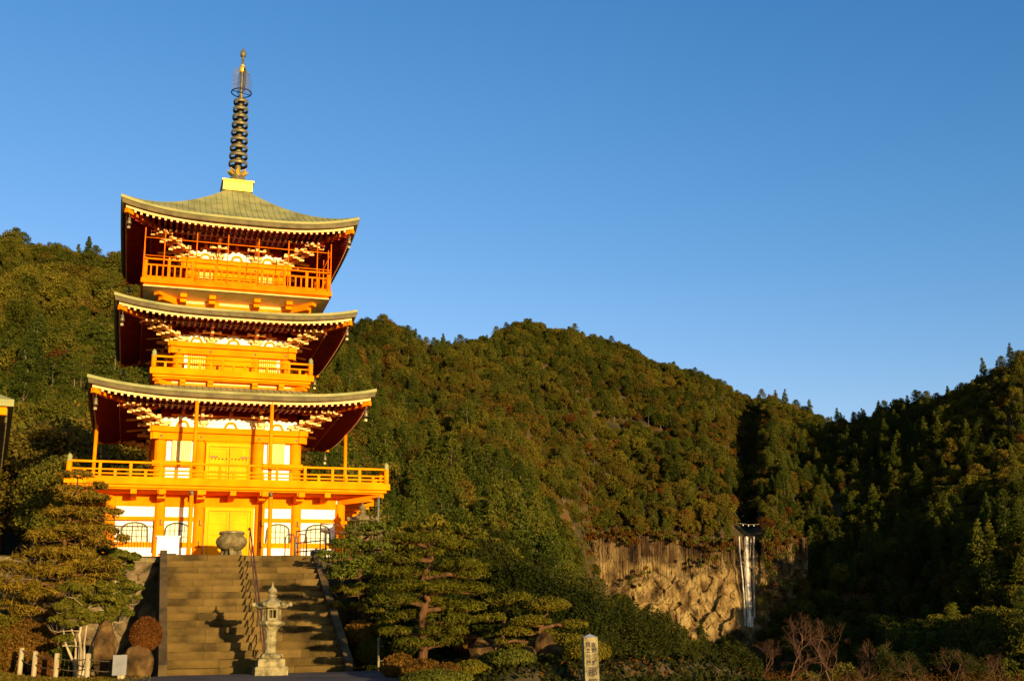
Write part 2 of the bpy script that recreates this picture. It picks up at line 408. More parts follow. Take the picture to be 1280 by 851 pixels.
# ---------------------------------------------------------------- hills: one sheet from the garden to beyond the ridges
PROFILE = {   # photo column: (distance, image row of the bare ground)
 -420: [(50,748),(90,700),(150,650),(250,530),(400,420),(520,330),(600,330),(900,430)],
 -200: [(50,748),(90,700),(150,650),(250,530),(400,400),(520,325),(600,330),(900,430)],
 0:   [(50,748),(90,705),(150,650),(250,530),(400,400),(520,328),(600,340),(900,430)],
 150: [(50,748),(90,710),(150,650),(250,530),(400,405),(540,338),(640,360),(900,450)],
 300: [(50,752),(100,730),(160,670),(260,570),(420,450),(560,390),(680,410),(900,450)],
 430: [(50,758),(100,750),(160,700),(260,620),(420,530),(700,440),(850,428),(1000,470)],
 480: [(50,790),(110,780),(200,700),(300,630),(450,550),(650,475),(820,421),(950,455)],
 540: [(50,850),(110,840),(200,750),(300,660),(450,570),(650,500),(850,449),(1000,480)],
 600: [(50,890),(110,870),(200,790),(300,700),(450,590),(650,510),(860,438),(1000,450)],
 650: [(50,900),(110,890),(200,830),(300,740),(450,620),(650,520),(850,450),(1000,416),(1150,450)],
 705: [(50,910),(110,895),(220,850),(350,775),(480,690),(600,610),(750,520),(900,455),(1020,421),(1150,450)],
 760: [(50,925),(200,885),(400,830),(560,785),(612,765),(630,672),(700,605),(820,525),(950,460),(1040,440),(1200,475)],
 850: [(50,935),(200,895),(400,860),(560,820),(612,800),(630,674),(700,612),(850,535),(1020,476),(1200,510)],
 905: [(50,938),(200,895),(400,865),(560,830),(612,806),(630,671),(680,622),(800,560),(900,522),(1030,492),(1200,520)],
 935: [(50,940),(200,895),(400,868),(560,835),(612,808),(630,671),(690,656),(760,628),(840,598),(930,558),(1040,512),(1200,530)],
 965: [(50,940),(200,895),(400,868),(560,830),(612,790),(632,668),(690,610),(780,560),(900,520),(1000,512),(1150,540)],
 1000:[(50,938),(200,892),(400,862),(540,825),(610,745),(650,680),(710,610),(820,555),(950,522),(1080,545)],
 1060:[(50,935),(300,882),(480,850),(540,805),(600,725),(680,625),(760,562),(840,532),(950,562)],
 1130:[(50,925),(300,882),(450,850),(500,805),(560,725),(640,625),(720,548),(800,514),(900,545)],
 1200:[(50,918),(250,882),(400,850),(450,805),(520,705),(600,605),(680,530),(740,499),(850,530)],
 1280:[(50,908),(220,880),(360,850),(420,795),(490,685),(570,575),(640,495),(700,462),(800,495)],
 1400:[(50,905),(200,890),(400,868),(480,830),(560,740),(640,640),(720,560),(780,520),(880,540)],
 1650:[(50,905),(300,886),(500,860),(600,790),(700,700),(800,640),(900,650)],
}
cols = sorted(PROFILE); YS = np.exp(np.linspace(math.log(50), math.log(1250), 300))
ctab = np.array([np.interp(np.log(YS), np.log([p[0] for p in PROFILE[c]]), [p[1] for p in PROFILE[c]]) for c in cols])
AS = np.linspace(-.80, .74, 380)
ZG = np.zeros((len(AS), len(YS)))
zi = np.zeros_like(ZG)
for it in range(6):
    A2, Y2 = AS[:, None]*np.ones_like(YS)[None, :], np.ones_like(AS)[:, None]*YS[None, :]
    c, s = cos(PITCH), sin(PITCH)
    d = Y2*c + zi*s; x = F_PX*A2*Y2/d; y = -F_PX*(zi*c - Y2*s)/d
    ix = 640 + x*cos(ROLL) - y*sin(ROLL)
    ix = np.clip(ix, cols[0], cols[-1])
    k = np.clip(np.searchsorted(cols, ix) - 1, 0, len(cols)-2); cc = np.array(cols, float)
    t = (ix - cc[k])/(cc[k+1] - cc[k]); t = t*t*(3-2*t)*.5 + t*.5
    j = np.arange(len(YS))[None, :]*np.ones_like(k)
    iy = ctab[k, j]*(1-t) + ctab[k+1, j]*t
    dx, dy = ix - 640, iy - 425
    b = (-dx*sin(ROLL) + dy*cos(ROLL))/F_PX
    zi = Y2*(s - b*c)/(c + b*s)
X2 = A2*Y2
amp = np.clip((Y2 - 60)/400, 0, 1)
fold = np.abs(((X2 + .25*(Y2-400))/105 + 1.6*fbm(X2/130, Y2/170 + 3, 2)) % 1. - .5)*2
fold = (1 - fold)**1.5*sstep(150, 330, Y2)*(1 - sstep(700, 850, Y2))*np.where(np.abs(Y2-625) < 60, np.where((ix > 690) & (ix < 1010), .0, 1.), 1.)
fold = fold*np.where(ix < 330, 1 - sstep(400, 500, Y2), np.where(ix > 1050, 1 - sstep(560, 680, Y2), 1.))
ZG = zi - 20*fold + amp*(14*(fbm(X2/90, Y2/90, 3) - .5) + 7*(fbm(X2/25 + 9, Y2/25, 3) - .5))*np.clip((640 - np.abs(Y2 - 640))/640*0 + np.where(np.abs(Y2-625) < 40, .3, 1), 0, 1)
lY = np.log(YS)
def hill_z(X, Y):
    a = np.clip((X/Y - AS[0])/(AS[1]-AS[0]), 0, len(AS)-1.001); bb = np.clip((np.log(Y) - lY[0])/(lY[1]-lY[0]), 0, len(YS)-1.001)
    i, j = a.astype(int), bb.astype(int); f, g_ = a - i, bb - j
    return (ZG[i, j]*(1-f)*(1-g_) + ZG[i+1, j]*f*(1-g_) + ZG[i, j+1]*(1-f)*g_ + ZG[i+1, j+1]*f*g_)
Vh = np.stack([X2, Y2, ZG], -1).reshape(-1, 3)
hills = link('hills', grid_mesh('hills', Vh, len(AS), len(YS), M['hillsoil'])); tag(hills, kind='structure')
# the far plain beyond and around, so that the land reaches the horizon
far = MB(); far.box(-6000, 6000, 1240, 7000, -60, -20); far.build('far_ground', M['hillsoil'])['kind'] = 'structure'

# ---------------------------------------------------------------- the cliff beside the waterfall
def cliff():
    nx, ny = 330, 190
    xs = np.linspace(700, 1010, nx); t = np.linspace(0, 1, ny)
    V = np.zeros((nx, ny, 3)); rc = np.random.RandomState(21)
    CX, CY = rc.uniform(690, 1020, 330), rc.uniform(660, 840, 330); CX2, CY2 = rc.uniform(690, 1020, 1700), rc.uniform(660, 840, 1700); CR = rc.rand(1700, 3)
    for i, x in enumerate(xs):
        top = 671 - 5*sin((x-700)/45) + 16*(fbm(x/11., 3.) - .5)
        top -= 8*sstep(880, 905, x)*(1 - sstep(905, 920, x))
        kx = 1 - sstep(7, 20, abs(x-934)); top = top*(1-kx) + 669*kx
        bot = 830
        for j, q in enumerate(t):
            y = top + (bot - top)*q
            mid = 720 + 14*(fbm(x/30., 8.) - .5) - 18*sstep(840, 915, x) + 20*(1-sstep(740, 800, x))
            low = sstep(-6, 10, y - mid)
            Yd = 622 - low*5 - 10*np.clip((y - mid)/110, 0, 1)*low - 6*q
            xw = x + 5*(fbm(x/16., y/16. + 7) - .5)
            colm = abs(((xw*.40 + 3*fbm(xw/9., y/90.)) % 1.)/1. - .5)*2*(.25 + fbm(x/20., y/12. + 3))
            hgt = (1-low)*(1.5*colm + 3.0*fbm(x/9., y/26.) + 2.0*vnoise(x/22., y/8.))
            if low > 0:
                wx, wy = x + 4*(fbm(x/12., y/12.) - .5), y + 3*(fbm(x/12. + 30, y/12.) - .5)
                for sc, am in ((1., 1.), (.42, .45)):
                    dd = np.hypot((CX*sc if sc == 1. else CX2) - wx, ((CY if sc == 1. else CY2) - wy)*.75); o = int(np.argmin(dd))
                    kx, ky = (CX[o], CY[o]) if sc == 1. else (CX2[o], CY2[o])
                    rk = CR[o]
                    hgt += low*am*(3.2*rk[0] + .22*(rk[1]-.5)*(wx-kx) + .30*(rk[2]-.6)*(wy-ky))
            if 919 < x < 950: hgt = hgt*.35 - 3.5*(1-abs(x-934)/16)          # the chute behind the water
            Yd -= hgt
            V[i, j] = at(x, y, Yd)
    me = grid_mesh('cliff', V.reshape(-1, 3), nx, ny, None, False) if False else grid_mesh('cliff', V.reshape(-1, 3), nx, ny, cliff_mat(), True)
    o = link('cliff', me); tag(o, kind='structure')
def cliff_mat():
    m = bpy.data.materials.new('cliff_rock'); m.use_nodes = True
    nt = m.node_tree; b = nt.nodes['Principled BSDF']; b.inputs['Roughness'].default_value = .9; b.inputs['Specular IOR Level'].default_value = .1
    tc = nt.nodes.new('ShaderNodeTexCoord')
    def noise(sc, stretch, det=6):
        mp = nt.nodes.new('ShaderNodeMapping'); mp.inputs['Scale'].default_value = stretch
        nt.links.new(tc.outputs['Object'], mp.inputs[0])
        n = nt.nodes.new('ShaderNodeTexNoise'); n.inputs['Scale'].default_value = sc; n.inputs['Detail'].default_value = det
        nt.links.new(mp.outputs[0], n.inputs[0]); return n.outputs['Fac']
    def ramp(f, stops):
        r = nt.nodes.new('ShaderNodeValToRGB'); nt.links.new(f, r.inputs[0]); e = r.color_ramp.elements
        e[0].position, e[0].color = stops[0][0], (*stops[0][1], 1); e[1].position, e[1].color = stops[-1][0], (*stops[-1][1], 1)
        for p, c in stops[1:-1]:
            k = e.new(p); k.color = (*c, 1)
        return r.outputs[0]
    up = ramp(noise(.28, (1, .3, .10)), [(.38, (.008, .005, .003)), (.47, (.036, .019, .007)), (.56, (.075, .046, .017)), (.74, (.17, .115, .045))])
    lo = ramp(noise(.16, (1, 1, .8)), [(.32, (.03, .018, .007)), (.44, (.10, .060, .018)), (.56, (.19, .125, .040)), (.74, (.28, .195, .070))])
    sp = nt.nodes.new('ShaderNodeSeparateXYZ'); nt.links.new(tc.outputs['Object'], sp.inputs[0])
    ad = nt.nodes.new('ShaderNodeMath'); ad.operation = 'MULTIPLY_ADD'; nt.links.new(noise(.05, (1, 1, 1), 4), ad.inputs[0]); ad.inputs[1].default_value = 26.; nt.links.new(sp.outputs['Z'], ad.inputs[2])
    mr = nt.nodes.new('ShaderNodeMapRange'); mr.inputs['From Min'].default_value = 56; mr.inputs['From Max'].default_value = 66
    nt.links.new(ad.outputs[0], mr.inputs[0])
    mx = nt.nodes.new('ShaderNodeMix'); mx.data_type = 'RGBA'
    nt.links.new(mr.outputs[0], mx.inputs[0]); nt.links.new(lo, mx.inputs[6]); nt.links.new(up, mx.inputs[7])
    vo = nt.nodes.new('ShaderNodeTexVoronoi'); vo.feature = 'DISTANCE_TO_EDGE'; vo.inputs['Scale'].default_value = .17
    mpv = nt.nodes.new('ShaderNodeMapping'); mpv.inputs['Scale'].default_value = (1.7, .4, .45)
    wob = nt.nodes.new('ShaderNodeTexNoise'); wob.inputs['Scale'].default_value = .12; wob.inputs['Detail'].default_value = 5
    nt.links.new(tc.outputs['Object'], wob.inputs[0])
    wv = nt.nodes.new('ShaderNodeVectorMath'); wv.operation = 'MULTIPLY_ADD'; wv.inputs[1].default_value = (9, 9, 9)
    nt.links.new(wob.outputs['Color'], wv.inputs[0]); nt.links.new(tc.outputs['Object'], wv.inputs[2]); nt.links.new(wv.outputs[0], mpv.inputs[0])
    nt.links.new(mpv.outputs[0], vo.inputs[0])
    ck = ramp(vo.outputs['Distance'], [(.0, (.42, .39, .36)), (.03, (.74, .72, .70)), (.07, (1, 1, 1))])
    mm = nt.nodes.new('ShaderNodeMix'); mm.data_type = 'RGBA'; mm.blend_type = 'MULTIPLY'; mm.inputs[0].default_value = 1
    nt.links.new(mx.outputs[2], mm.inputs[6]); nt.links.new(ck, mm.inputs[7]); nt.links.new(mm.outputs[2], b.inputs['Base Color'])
    bp = nt.nodes.new('ShaderNodeBump'); bp.inputs['Strength'].default_value = .9; bp.inputs['Distance'].default_value = 1.2
    nt.links.new(noise(.5, (1, 1, .45), 8), bp.inputs['Height']); nt.links.new(bp.outputs[0], b.inputs['Normal'])
    return m
cliff()

# waterfall: three strands of falling water over the chute
def waterfall():
    rr = random.Random(3)
    root = thing('waterfall', 'tall white waterfall dropping in three strands down the dark rock chute', 'waterfall', at(935, 779, 606))
    rx, ry, rz_ = root.location
    def strand(path, wd, seed):
        n = len(path); mb = MB(); vs = []; fs = []; NN = 70; m = 7
        for i in range(NN):
            q = i/(NN-1)*(n-1); k = min(int(q), n-2); f = q - k
            x = path[k][0]*(1-f) + path[k+1][0]*f; y = path[k][1]*(1-f) + path[k+1][1]*f
            ww = wd*(.75 + .5*q/(n-1))*(.8 + .5*float(fbm(y/9.+seed*7, seed*3.)))
            X, Y, Z = at(x, y, 613 - 7*q/(n-1))
            for j in range(m):
                a = -1 + 2*j/(m-1)
                vs.append((X - rx + ww*a, Y - ry - 1.0*(1-a*a) - .5*float(vnoise(j*1.7+seed*9, y/5.)), Z - rz_))
            if i:
                for j in range(m-1): fs.append(((i-1)*m+j, (i-1)*m+j+1, i*m+j+1, i*m+j))
        # closed behind
        mb.add(vs, fs, True)
        mb.build('strand', M['water'], root)
    strand([(923.6,670),(924.4,690),(928,725),(930.5,760),(931.5,781)], .5, 1)
    strand([(932.6,670),(932.4,690),(934,725),(936.5,760),(938,783)], 1.25, 2)
    strand([(934.9,671),(934.4,700),(936,735),(938,765),(940,780)], .5, 5)
    strand([(942.0,670),(941.6,690),(942,715),(942.4,745),(943,772)], .42, 3)
    strand([(938.4,672),(936.8,700),(937.8,730),(939.2,760),(940.6,776)], .32, 6)
waterfall()
# sacred rope with paper streamers stretched above the lip
root = thing('sacred_rope', 'straw rope with white paper streamers stretched across the gorge above the waterfall lip', 'rope', at(934, 660, 628))
p = Vector(root.location); A_, B_ = Vector(at(922, 653, 628)) - p, Vector(at(949, 654.5, 628)) - p
MB().tube([A_.lerp(B_, k/12) + Vector((0, 0, -.4*sin(pi*k/12))) for k in range(13)], .085, 6).build('straw_rope', M['post'], root)
for k in (3, 6, 9):
    c = A_.lerp(B_, k/12) + Vector((0, 0, -.4*sin(pi*k/12)))
    mb = MB()
    for q in range(3): mb.cbox(c.x + (.09 if q % 2 else -.09), c.y - .1, c.z - .35 - .28*q, .26, .10, .30)
    mb.build('paper_streamer', M['petal'], root)

def hit(x, y, y0=60., y1=1150.):          # where the sight line through a photo pixel meets the hillside
    a, b, c = ray(x, y); Yv = np.exp(np.linspace(math.log(y0), math.log(y1), 900))
    d = c/b*Yv - hill_z(a/b*Yv, Yv); k = np.where(d <= 0)[0]
    Yh = float(Yv[k[0]]) if len(k) else None
    return None if Yh is None else (a/b*Yh, Yh, c/b*Yh)
Lr, Lg = Leaves(201), Leaves(202); rsv = np.random.RandomState(12)
def tuft(x, y, Y, s, L):
    X_, Y_, Z_ = at(x, y, Y); L.blob((X_, Y_, Z_), (s, s*.8, s*.75), 90, .42, .6, .8, .3, up=.2)
for k in range(330):                                # growth along the broken top edge, the ledges and the left end of the cliff
    q = rsv.rand()
    if q < .55:
        x = rsv.uniform(712, 1000)
        if 919 < x < 951: continue
        tuft(x, 668 - 5*sin((x-700)/45) + rsv.randn()*5 + 3, rsv.uniform(612, 617), rsv.uniform(.7, 2.2), Lr if rsv.rand() < .6 else Lg)
    elif q < .66:
        x = rsv.choice((745, 790, 806, 870, 885, 905)) + rsv.randn()*7; tuft(x, 712 + 16*(x < 800) - 14*(x > 860) + rsv.randn()*5, 606, rsv.uniform(.6, 1.6), Lg if rsv.rand() < .6 else Lr)
    elif q < .78:
        tuft(rsv.uniform(706, 742), rsv.uniform(612, 735), rsv.uniform(604, 614), rsv.uniform(1.0, 2.6), Lr if rsv.rand() < .6 else Lg)
    else:
        x = rsv.uniform(950, 1008); tuft(x, rsv.uniform(672, 790), 601, rsv.uniform(1.2, 3.2), Lr if rsv.rand() < .45 else Lg)
for k in range(330):                                # brush on the steep banks at the left end of the cliff and the screes above
    if k < 190: x, y = rsv.uniform(690, 760), rsv.uniform(560, 720)
    else: x, y = rsv.uniform(700, 880), rsv.uniform(490, 650)
    h_ = hit(x, y, 330)
    if h_ is None: continue
    s_ = rsv.uniform(1.2, 2.8); L = Lg if rsv.rand() < .65 else Lr
    L.blob((h_[0], h_[1], h_[2] + s_*.5), (s_, s_*.9, s_*.8), 90, .42, .6, .8, .3, up=.2)
tag(link('rusty_cliff_growth', Lr.mesh('rusty_cliff_growth', M['f_rust'])), kind='stuff')
tag(link('green_cliff_growth', Lg.mesh('green_cliff_growth', M['f_broad'])), kind='stuff')
# ---------------------------------------------------------------- forest trees
def trunk_mb(h, r, seed, limbs=5, lean=.04, lo=.35):
    rr = random.Random(seed); mb = MB()
    pts = [Vector((lean*h*rr.uniform(-1, 1)*(k/6)**1.5, lean*h*rr.uniform(-1, 1)*(k/6)**1.5, h*k/6)) for k in range(7)]
    mb.tube(pts, [r*(1.15 if k == 0 else 1 - .13*k) for k in range(7)], 7)
    for q in range(limbs):
        t = lo + (.93-lo)*rr.random(); k = min(int(t*6), 5); b = pts[k].lerp(pts[k+1], t*6-k)
        a = rr.uniform(0, 2*pi); ln = h*.22*(1.15-t)*rr.uniform(.8, 1.4)
        mb.tube([b, b + Vector((cos(a)*ln*.5, sin(a)*ln*.5, ln*.12)), b + Vector((cos(a)*ln, sin(a)*ln, ln*.35))], [r*.30, r*.2, r*.07], 5)
    return mb

def cedar_leaves(seed, h=17., R=3.4, n=62, leaf=.30, base=.22):
    L = Leaves(seed); r = L.r; tiers = int(h/1.25)
    for k in range(tiers):
        q = k/(tiers-1); z = h*(base + (1-base)*q)
        rad = R*(1 - q**1.25)**.85*(.75 + .5*r.rand()) + .25
        if q < .12: rad *= .7
        m = max(1, int(round(6.2*(rad/R) + 1)))
        a0 = r.rand()*6.28
        for i in range(m):
            if r.rand() < .10: continue
            a = a0 + 6.28*i/m + r.randn()*.25; rr_ = rad*(.45 + .4*r.rand())
            cl = .34*rad + .42
            L.blob((rr_*cos(a), rr_*sin(a), z - .12*rr_ + .3*r.randn()), (cl*1.15, cl*1.15, cl*.62), n, leaf, .5, .8, .25, up=.35)
    L.blob((0, 0, h - .5), (.4, .4, .9), n, leaf*.8, .5, .8, .1)
    return L
def broad_leaves(seed, h=10., R=4.2, n=105, leaf=.30, cl=30):
    L = Leaves(seed); r = L.r
    for k in range(cl):
        q = (k + .5)/cl; zz_ = -0.55 + 1.5*q; ph = k*2.4 + r.rand()
        rr_ = sqrt(max(0, 1 - min(1, abs(zz_))**2)) if zz_ < 1 else 0
        f = .62 + .22*r.rand()
        c = (R*f*rr_*cos(ph), R*f*rr_*sin(ph), h*.60 + h*.36*zz_*(.85 + .2*r.rand()))
        s = R*(.26 + .16*r.rand())
        L.blob(c, (s, s, s*.72), n, leaf, .6, .8, .35, up=.3)
    return L
def pine_leaves(seed, h=15., R=4.0, n=95, leaf=.30):
    L = Leaves(seed); r = L.r
    for k in range(24):
        q = k/23; z = h*(.45 + .53*q); rad = R*(1-q)**.6*(.5+.6*r.rand()); a = k*2.4 + r.rand()
        s = 1.1 + 1.0*(1-q)
        L.blob((rad*cos(a), rad*sin(a), z), (s*1.2, s*1.2, s*.42), n, leaf, .4, .7, .3, up=.6)
    return L
def bare_mb(h, seed):
    rr = random.Random(seed); mb = MB()
    def grow(p, d, ln, r, dep):
        if r < .006: r = .006
        e = p + d*ln*.55 + Vector((rr.uniform(-.1, .1), rr.uniform(-.1, .1), .02))*ln
        q = e + (d + Vector((rr.uniform(-.25, .25), rr.uniform(-.25, .25), .12))).normalized()*ln*.5
        mb.tube([p, e, q], [r, r*.8, r*.6], 5 if dep > 2 else 3, cap=False)
        if dep == 0: return
        for k in range(3 if dep > 2 else 4):
            a = rr.uniform(0, 2*pi); sp = rr.uniform(.45, .95)
            side = d.cross(Vector((cos(a), sin(a), .3))).normalized()
            grow(q if k else e, (d*(1-sp*.4) + side*sp + Vector((0, 0, .16))).normalized(), ln*rr.uniform(.55, .78), r*.55, dep-1)
    grow(Vector((0, 0, 0)), Vector((rr.uniform(-.1, .1), rr.uniform(-.1, .1), 1)).normalized(), h*.30, h*.013, 5)
    return mb

NFAR = 15
PROTO = []     # (kind, crown mesh, trunk mesh, height, radius)
def proto(kind, crown, trunk, h, R, tm=None):
    tme = None
    if trunk is not None:
        o = trunk.build('trunk', tm or M['fbark']); tme = o.data; bpy.data.objects.remove(o)
    PROTO.append((kind, crown, tme, h, R))
for far_ in (False, True):
    # finer leaves for the trees that stand near
    sfx = '_far' if far_ else ''
    q = lambda n, leaf: (n, leaf) if far_ else (int(n*4.6), leaf*.46)
    for i, (h, R) in enumerate(((19, 3.1), (17, 3.4), (21, 3.6), (16, 2.9))):
        proto('cedar'+sfx, cedar_leaves(10+i, h, R, *q(62, .30)).mesh('crown', M['f_cedar']), trunk_mb(h*.93, .30, i), h, R)
    for i, (h, R) in enumerate(((11, 4.2), (12.5, 4.6), (9.5, 3.8), (13, 4.0))):
        proto('broadleaf'+sfx, broad_leaves(20+i, h, R, *q(105, .30)).mesh('crown', M['f_broad']), trunk_mb(h*.7, .26, 20+i, 8), h, R)
    for i, (h, R) in enumerate(((10.5, 4.0), (12, 4.4), (9, 3.6))):
        proto('olive'+sfx, broad_leaves(30+i, h, R, *q(105, .30)).mesh('crown', M['f_olive']), trunk_mb(h*.7, .25, 30+i, 8), h, R)
    for i, (h, R) in enumerate(((9, 3.6), (10, 3.9))):
        proto('rusty'+sfx, broad_leaves(40+i, h, R, *q(75, .28)).mesh('crown', M['f_rust']), trunk_mb(h*.75, .2, 40+i, 9), h, R)
    for i, (h, R) in enumerate(((16, 4.0), (18, 4.2))):
        proto('pine'+sfx, pine_leaves(50+i, h, R, *q(95, .30)).mesh('crown', M['f_cedar']), trunk_mb(h*.95, .28, 50+i, 9), h, R)
proto('young_green', broad_leaves(60, 5.2, 2.3, 520, .062, 34).mesh('crown', M['f_mid']), trunk_mb(3.8, .10, 60, 8), 5.2, 2.3)
proto('young_dark', broad_leaves(61, 4.6, 2.1, 520, .060, 30).mesh('crown', M['f_deep']), trunk_mb(3.2, .10, 61, 8), 4.6, 2.1)
proto('young_cedar', cedar_leaves(62, 6.5, 1.9, 520, .055, .08).mesh('crown', M['f_deep']), trunk_mb(5.8, .10, 62, 6), 6.5, 1.9)
proto('young_rusty', broad_leaves(63, 4.4, 2.0, 330, .060, 26).mesh('crown', M['f_rust']), trunk_mb(3.2, .09, 63, 9), 4.4, 2.0)
KINDS = {}
for i, p in enumerate(PROTO): KINDS.setdefault(p[0], []).append(i)

rs = np.random.RandomState(11)
pts = []
def scatter(y0, y1, step, amin, amax, sizer):
    Y = y0
    while Y < y1:
        st = step*(.9 + .1*rs.rand()); n = int((amax-amin)*Y/st)
        for k in range(n):
            a = amin + (amax-amin)*(k + rs.rand())/n
            Yj = Y + st*(rs.rand()-.5)*1.2
            pts.append((a*Yj, Yj))
        Y += st*.8
scatter(64, 210, 6.0, -.55, .58, 1)
scatter(210, 420, 6.6, -.55, .62, 1)
scatter(420, 1110, 6.2, -.52, .60, 1)
pts = np.array(pts); X, Y = pts[:, 0], pts[:, 1]
Z = hill_z(X, Y)
PX, PY = proj(X, Y, Z)
su, sv = to_site(X, Y)
# hidden-back culling: running maximum of elevation along the column, allowing for canopy height
el = (Z + 9)/Y
elmap = np.maximum.accumulate((ZG + 9*np.clip((YS - 330)/150, 0, 1)[None, :])/YS[None, :], axis=1)
ai = np.clip(((X/Y - AS[0])/(AS[1]-AS[0])).astype(int), 0, len(AS)-1); bi = np.clip(((np.log(Y*.93) - lY[0])/(lY[1]-lY[0])).astype(int), 0, len(YS)-1)
vis = (Z + 16)/Y > elmap[ai, bi] - .004
keep = vis & (PX > -110) & (PX < 1420)
keep &= ~((su > -20) & (su < 13) & (sv < 17))                       # the precinct itself
keep &= ~((PX > 724) & (PX < 990) & (Y > 611) & (Y < 623) & (PY < 806))       # bare cliff face
keep &= ~((PX > 919) & (PX < 950) & (Y > 590) & (Y < 690))            # the stream
toprow = np.interp(PX, [712, 724, 742, 790, 830, 897, 925, 945, 962, 1000, 1060], [560, 672, 728, 764, 782, 793, 790, 770, 690, 640, 560])
keep &= ~((PX > 705) & (PX < 1010) & (Y > 480) & (Y < 608) & (PY - 1454*8.5/Y < toprow))
patch = fbm(X/38., Y/38. + Z/30., 3)
rocky = ((PX > 700) & (PX < 900) & (PY > 500) & (PY < 668) & (Y > 500))
keep &= ~(rocky & (patch > .76))
keep &= rs.rand(len(X)) > np.where(rocky, .08, .03)
keep &= ~((PX > 725) & (Y < 360))
keep &= ~((PX > 430) & (PX <= 725) & (Y < 200) & (PY - 1454*13/Y < 655))
X, Y, Z, PX, PY, patch, rocky = [q[keep] for q in (X, Y, Z, PX, PY, patch, rocky)]
n = len(X)
zone = fbm(X/120. + 40, Y/120., 3); u1 = rs.rand(n)
kind = np.full(n, 'broadleaf', dtype=object)
cedar_p = np.where(PX > 960, .30, np.where((PX > 420) & (PX < 1000), np.where(Y < 480, .45, .08), .02)) + (zone-.5)*1.1
kind[u1 < cedar_p] = 'cedar'
k2 = (kind == 'broadleaf'); u2 = rs.rand(n)
kind[k2 & (u2 < .22)] = 'olive'
kind[k2 & (u2 > .86) & (fbm(X/50. + 9, Y/50., 3) > .60)] = 'rusty'
kind[k2 & (u2 < .7) & (fbm(X/70. + 70, Y/70. + Z/60, 3) > .56)] = 'olive'
kind[(rs.rand(n) < .07)] = 'pine'
kind[rocky & (rs.rand(n) < .06)] = 'rusty'
kind[(kind == 'cedar') & (Y > 560) & (PX < 960) & (rs.rand(n) < .75)] = 'broadleaf'
isfar = Y > 270
kind[(kind == 'cedar') & (PX > 940) & (PY > 745)] = 'broadleaf'
idx = np.array([KINDS[k + ('_far' if f else '')][rs.randint(len(KINDS[k]))] for k, f in zip(kind, isfar)])
scl = (.58 + .72*rs.rand(n)**1.2)*(.70 + .62*fbm(X/40., Y/40. + 50, 3))*np.where(Y > 600, .84, .95)
scl = np.where((PX > 430) & (Y < 260) & (PX < 725), np.minimum(scl, .85), scl)
# at the foot of the valley in front of the falls: low trees
scl = np.where((PX > 720) & (PX < 1010) & (Y < 600), scl*.72, scl)
scl = np.where((Y < 90), scl*.9, scl)
hgt = np.array([PROTO[i][3] for i in idx])*scl
TOPX, TOPY = proj(X, Y, Z + hgt)
# the largest trees in the picture stand as things of their own, the far wood is one mass per kind
elt = (Z + hgt)/Y
front = np.zeros(n, bool)
order = np.argsort(Y)
skyline = np.full(200, 1e9)
for i in order:
    a, b = int(np.clip((PX[i] - hgt[i]*.2*1400/Y[i])/8, 0, 160)), int(np.clip((PX[i] + hgt[i]*.2*1400/Y[i])/8, 0, 160))
    if PX[i] > -20 and PX[i] < 1300 and TOPY[i] < 846:
        seen = skyline[a:b+1] - TOPY[i]
        if seen.max() > 6: front[i] = True
    skyline[a:b+1] = np.minimum(skyline[a:b+1], TOPY[i] + 2)
behind = (PX > 150) & (PX < 425) & (TOPY > 300)                       # mostly behind the pagoda
size = hgt*1454/Y*np.where(front, 1, 0)*np.where(behind, .3, 1)
pick = np.argsort(-size)[:285]
pick = pick[size[pick] > 0]
solo = np.zeros(n, bool); solo[pick] = True

NAMES = dict(cedar=('cedar_tree', 'cedar'), broadleaf=('broadleaf_tree', 'tree'), olive=('evergreen_oak', 'tree'), rusty=('autumn_tree', 'tree'), pine=('wild_pine', 'pine tree'))
LOOK = dict(cedar='tall narrow dark green cedar', broadleaf='round crowned green broadleaf tree', olive='round olive brown evergreen tree', rusty='thin crowned rusty brown tree', pine='loose crowned wild pine with flat branches')
def region(px, py, Y_):
    if px < 150: return 'on the wooded slope left of the pagoda'
    if px < 430: return 'on the slope behind the pagoda'
    if px < 720: return 'on the lower slope right of the pagoda'
    if px < 1000: return 'in the valley below the waterfall cliff'
    return 'on the shaded hillside right of the waterfall'
for i in np.where(solo)[0]:
    k, crown, trunk, h, R = PROTO[idx[i]]; k = k.replace('_far', ''); nm, cat = NAMES[k]; reg = region(PX[i], PY[i], Y[i])
    t = thing(nm, LOOK[k] + ' ' + reg, cat, (X[i], Y[i], Z[i]-.3), rs.rand()*6.28, LOOK[k] + 's ' + reg)
    sx = scl[i]*(.92 + .16*rs.rand()); t.scale = (sx, sx, scl[i])
    link('crown', crown, t); link('trunk', trunk, t)

